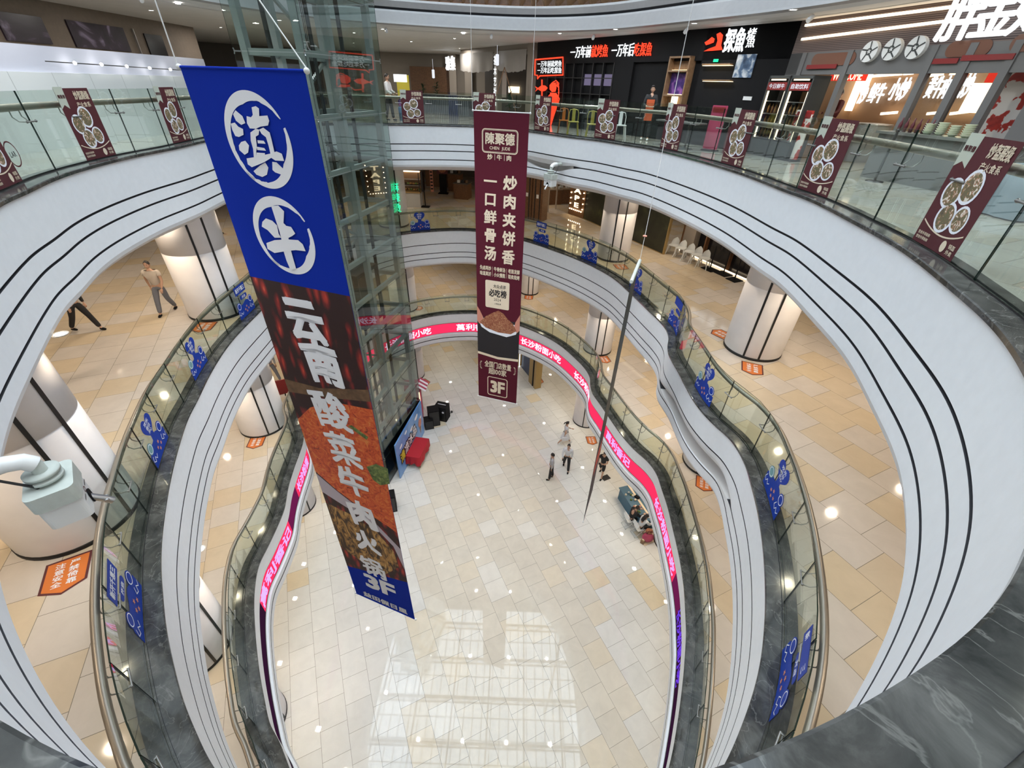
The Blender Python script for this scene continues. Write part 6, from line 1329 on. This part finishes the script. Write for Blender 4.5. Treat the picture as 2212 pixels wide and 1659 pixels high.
    body.add(vs, [(i * seg + q, (i + 1) * seg + q, (i + 1) * seg + (q + 1) % seg, i * seg + (q + 1) % seg) for i in range(rings) for q in range(seg)], True)
    body.ball(hp(0, .096, -.022), .014 * k, 8, 6); body.tube([hp(0, .088, .02), hp(0, .102, -.018)], .008 * k, 6)
    for s in (-1, 1): body.ball(hp(s * .074, -.004, -.006), (.012 * k, .022 * k, .032 * k), 8, 6)
    for s in (-1, 1):                                                  # palm, four bent fingers, thumb
        S, el, wr, d = AR[s]; side = d.cross(V(0, 1, 0) if abs(d.y) < .8 else V(0, 0, 1)).normalized(); nn_ = side.cross(d).normalized(); inn = V(-s, 0, 0)
        if nn_.dot(inn) < 0: nn_ = -nn_
        c = wr + d * .045 * k; body.ball(c, (.018 * k, .036 * k, .05 * k), 10, 8, Matrix((nn_, side, d)).transposed())
        fw = side if side.y > 0 or side.z > 0 else -side
        for j in range(4):
            o_ = fw * (.027 - .018 * j) * k; L = (.066, .075, .070, .055)[j] * k; b0 = wr + d * .080 * k + o_; b1 = b0 + d * L * .5 + nn_ * .008 * k; b2 = b1 + (d * .6 + nn_ * .7).normalized() * L * .5
            body.tube([b0 - d * .02 * k, b0, b1, b2], [.0085 * k, .0088 * k, .008 * k, .006 * k], 6)
        b0 = wr + d * .03 * k + fw * .03 * k; body.tube([b0, b0 + (d + fw).normalized() * .03 * k, b0 + (d * 1.4 + fw * .7 + nn_ * .4).normalized() * .055 * k], [.011 * k, .010 * k, .007 * k], 6)
    ob = body.build('person', 'skin'); ob.location = loc; ob.rotation_euler = (0, 0, math.atan2(face[1], face[0]) - PI / 2); tag(ob, label, 'person', group)
    ey = MB()
    for s in (-1, 1): ey.ball(hp(s * .030, .085, .012), (.011 * k, .006 * k, .006 * k), 8, 6); ey.tube([hp(s * .016, .092, .030), hp(s * .046, .082, .030)], .004 * k, 5)
    ey.build('eyes_and_brows', 'hair_black', ob, False)
    mo = MB(); mo.ball(hp(0, .088, -.055), (.020 * k, .007 * k, .006 * k), 8, 6); mo.build('mouth', 'lip', ob, False)
    g = .018 * k                                                       # clothing shells follow the body
    TP = [(pel + tors * .0, (R(.135) + g, R(.105) + g)), (waist, (R(.122) + g, R(.094) + g)), (chest, (R(.142) + g, R(.106) + g)), (neck - tors * .035 * k, (R(.07) + g * .5, R(.066) + g * .5))]; TE = [(0, 1), (1, 2), (2, 3)]
    for s in (-1, 1):
        S, el, wr, d = AR[s]; i = len(TP)
        TP += [(S, R(.066) + g * .6), (S.lerp(el, .55), R(.056) + g)]; TE += [(2, i), (i, i + 1)]
        if not short_sleeve: TP += [(el, R(.048) + g * .6), (wr - d * .02, R(.034) + g * .4)]; TE += [(i + 1, i + 2), (i + 2, i + 3)]
    mb = MB(); mb.add(*skin_mesh(TP, TE), smooth=True); mb.build('shirt', top, ob, False)
    if skirt:
        mb = MB(); zz = [(0, .15), (-.15, .19), (-.35, .25), (-.48, .29)]; n = 24; vs = []
        for dz, r_ in zz:
            for q in range(n): a = 2 * PI * q / n; f = 1 + .06 * math.sin(a * 7) * (-dz) * 2; vs.append(pel + V(math.cos(a) * r_ * f * k * .85, math.sin(a) * r_ * f * k, (.06 + dz) * k))
        mb.add(vs, [(i * n + q, i * n + (q + 1) % n, (i + 1) * n + (q + 1) % n, (i + 1) * n + q) for i in range(3) for q in range(n)], True); mb.build('skirt', skirt, ob, False)
    else:
        BP = [(pel + tors * .05 * k, (R(.128) + g, R(.10) + g)), (pel - V(0, 0, .03 * k), (R(.128) + g, R(.105) + g))]; BE = [(0, 1)]
        for s in (-1, 1):
            h, kp, an, d2 = J[s]; i = len(BP); BP += [(h, R(.088) + g * .6), (h.lerp(kp, .5), R(.080) + g * .8), (kp, R(.060) + g)]; BE += [(1, i), (i, i + 1), (i + 1, i + 2)]
            if not shorts: BP += [(kp.lerp(an, .4), R(.056) + g), (an - d2 * .0, R(.045) + g)]; BE += [(i + 2, i + 3), (i + 3, i + 4)]
        mb = MB(); mb.add(*skin_mesh(BP, BE), smooth=True); mb.build('trousers' if not shorts else 'shorts', bottom, ob, False)
    for s in (-1, 1):
        an = J[s][2]; mb = MB(); mb.add(*skin_mesh([(an + V(0, -.03 * k, -.035 * k), (R(.044), R(.046))), (an + V(0, .06 * k, -.045 * k), (R(.046), R(.040))), (an + V(0, .16 * k, -.056 * k), (R(.038), R(.026)))], [(0, 1), (1, 2)]), smooth=True); mb.build('shoe', shoes, ob, False)
    hm = MB(); vs = []; seg, rings = 20, 8
    lim = 1.75 if hair != 'long' else 2.0
    for i in range(rings + 1):
        for q in range(seg):
            a = 2 * PI * q / seg; fr = max(0, math.sin(a)); t = (lim - .95 * fr ** 1.5) * i / rings; vs.append(hp(.083 * math.sin(t) * math.cos(a), .103 * math.sin(t) * math.sin(a) - .004, .130 * math.cos(t)))
    hm.add(vs, [(i * seg + q, (i + 1) * seg + q, (i + 1) * seg + (q + 1) % seg, i * seg + (q + 1) % seg) for i in range(rings) for q in range(seg)], True)
    if hair == 'long': hm.add(*skin_mesh([(hp(0, -.05, .05), (R(.08), R(.06))), (hp(0, -.085, -.08), (R(.10), R(.05))), (hp(0, -.10, -.22), (R(.11), R(.045))), (hp(0, -.09, -.36), (R(.08), R(.03)))], [(0, 1), (1, 2), (2, 3)]), smooth=True)
    if hair == 'tail': hm.add(*skin_mesh([(hp(0, -.09, .06), R(.03)), (hp(0, -.16, .03), R(.035)), (hp(0, -.20, -.08), R(.02))], [(0, 1), (1, 2)]), smooth=True); hm.ball(hp(0, .05, .09), (.06, .05, .03), 10, 6)
    hm.build('hair', 'hair_black', ob, False)
    if apron: mb = MB(); vs = [pel + tors * z * k + V(x * k, (.135 + .02 * (1 - abs(x) * 5)) * k, 0) for z in (-.28, .0, .22, .38) for x in (-.14, -.07, 0, .07, .14)]; mb.add(vs, [(i * 5 + j, i * 5 + j + 1, i * 5 + j + 6, i * 5 + j + 5) for i in range(3) for j in range(4)], True); mb.build('apron', apron, ob, False)
    if hold:
        w1, w2 = AR[1][2] + AR[1][3] * .1 * k, AR[-1][2] + AR[-1][3] * .1 * k
        if hold == 'phone': mb = MB(); mb.box(w1 + V(-.02, .02, .03), (.075, .012, .15), .2); mb.build('phone', 'black_gloss', ob, False)
        if hold == 'bag': mb = MB(); mb.box(w1 + V(.03, .02, -.16), (.10, .26, .22)); mb.tube([w1 + V(.03, -.06, -.06), w1 + V(.03, .02, .0), w1 + V(.03, .10, -.06)], .008, 5); mb.build('handbag', 'cloth_white', ob, False)
        if hold == 'papers': mb = MB(); mb.box((w1 + w2) / 2 + V(0, .03, .0), (.26, .18, .02)); mb.build('papers', 'skin_card', ob, False)
    return ob
person(at(1189, 1034, 0), (-1, .05), 'person in pale grey shirt standing in profile left of the white shirted walker', H=1.76, legs=((6, 2, 3), (-6, 2, 3)), arms=((-4, 6, 10), (2, 8, 14)), head=(-18, -4), top='cloth_grey')
person(at(1222, 1012, 0), (-.25, -1), 'person in white shirt and black trousers striding towards the viewer on the ground floor', H=1.76, legs=((20, 6, 6), (-14, 10, 6)), arms=((-8, 10, 12), (12, 12, 18)), hold='phone')
person(at(1219, 958, 0), (1, .1), 'person in white top and white skirt walking past the ground floor column', H=1.64, legs=((26, 6, 2), (-24, 14, 2)), arms=((20, 8, 60), (-18, 10, 14)), top='cloth_white', skirt='cloth_white', shoes='white_plastic', hair='tail', short_sleeve=True, female=True, hold='bag')
person(at(1297, 1028, 0), (-.55, -.85), 'person in black T-shirt and shorts looking at a phone beside the edge-on banner', H=1.72, legs=((16, 4, 4), (-14, 18, 4)), arms=((18, 10, 92), (14, 10, 85)), head=(0, -22), top='cloth_black', shorts=True, short_sleeve=True, hold='phone')
for c_, lb, tp, hr in ((SEAT[0], 'person in black sitting on a folding chair bent over the craft stall', 'cloth_black', 'short'), (SEAT[1], 'long haired person in white sitting on a folding chair at the craft stall', 'cloth_white', 'long')):
    a = c_.rotation_euler.z + PI / 2; d = Vector((math.cos(a), math.sin(a), 0)); person(c_.location + d * .0, d, lb, H=1.64, legs=((86, 84, 6), (82, 86, 6)), arms=((42, 10, 48), (38, 8, 55)), lean=20, head=(0, -24), top=tp, hair=hr, lift=.53, female=hr == 'long')
person(at(843, 262, 15.0) + V(-.05, .35, 0), (1, -.15), 'person in white shirt with a dark strap standing at the top railing beside the lift', H=1.72, arms=((10, 8, 60), (8, 8, 55)), head=(0, -6))
person(at(1391, 303, 15.0), (-.3, -1), 'person in an orange apron standing before the black restaurant', H=1.62, arms=((12, 10, 70), (8, 10, 80)), top='cloth_black', apron='apron_orange', shoes='white_plastic', hair='tail', female=True, hold='papers')
person(place(WI, WI.uv(1850, 225)[0], .75), (WR.n.x, WR.n.y), 'person in dark red uniform behind the drum counter of the bright restaurant', H=1.68, arms=((25, 10, 60), (20, 10, 65)), top='maroon_print', head=(0, -10))
person(at(366, 674, 10.0), (.25, -1), 'person in a pale T-shirt and grey jeans walking left of the left column', H=1.74, legs=((-6, 26, 3), (22, 4, 3)), arms=((16, 10, 16), (-14, 12, 18)), top='cloth_cream', bottom='cloth_denim', short_sleeve=True)
person(at(484, 556, 10.0), (.5, .9), 'person in dark green clothes standing behind the left column', H=1.66, top='cloth_green', arms=((10, 8, 50), (10, 8, 50)))
person(at(192, 714, 10.0), (1, -.1), 'person in dark trousers at far left, only feet and shins in sight', H=1.72, legs=((24, 4, 3), (-22, 10, 3)), top='cloth_black')
person(at(106, 832, 10.0), (.9, -.4), 'person with white shoes at the left edge, hidden but for the shoes', H=1.72, legs=((8, 2, 3), (-8, 2, 3)), top='cloth_grey', shoes='white_plastic')
person(at(594, 822, 5.0), (.8, -.5), 'person in grey trousers walking on the lower gallery beside the blue banner', H=1.70, legs=((22, 4, 3), (-20, 12, 3)), bottom='cloth_denim', top='cloth_grey')
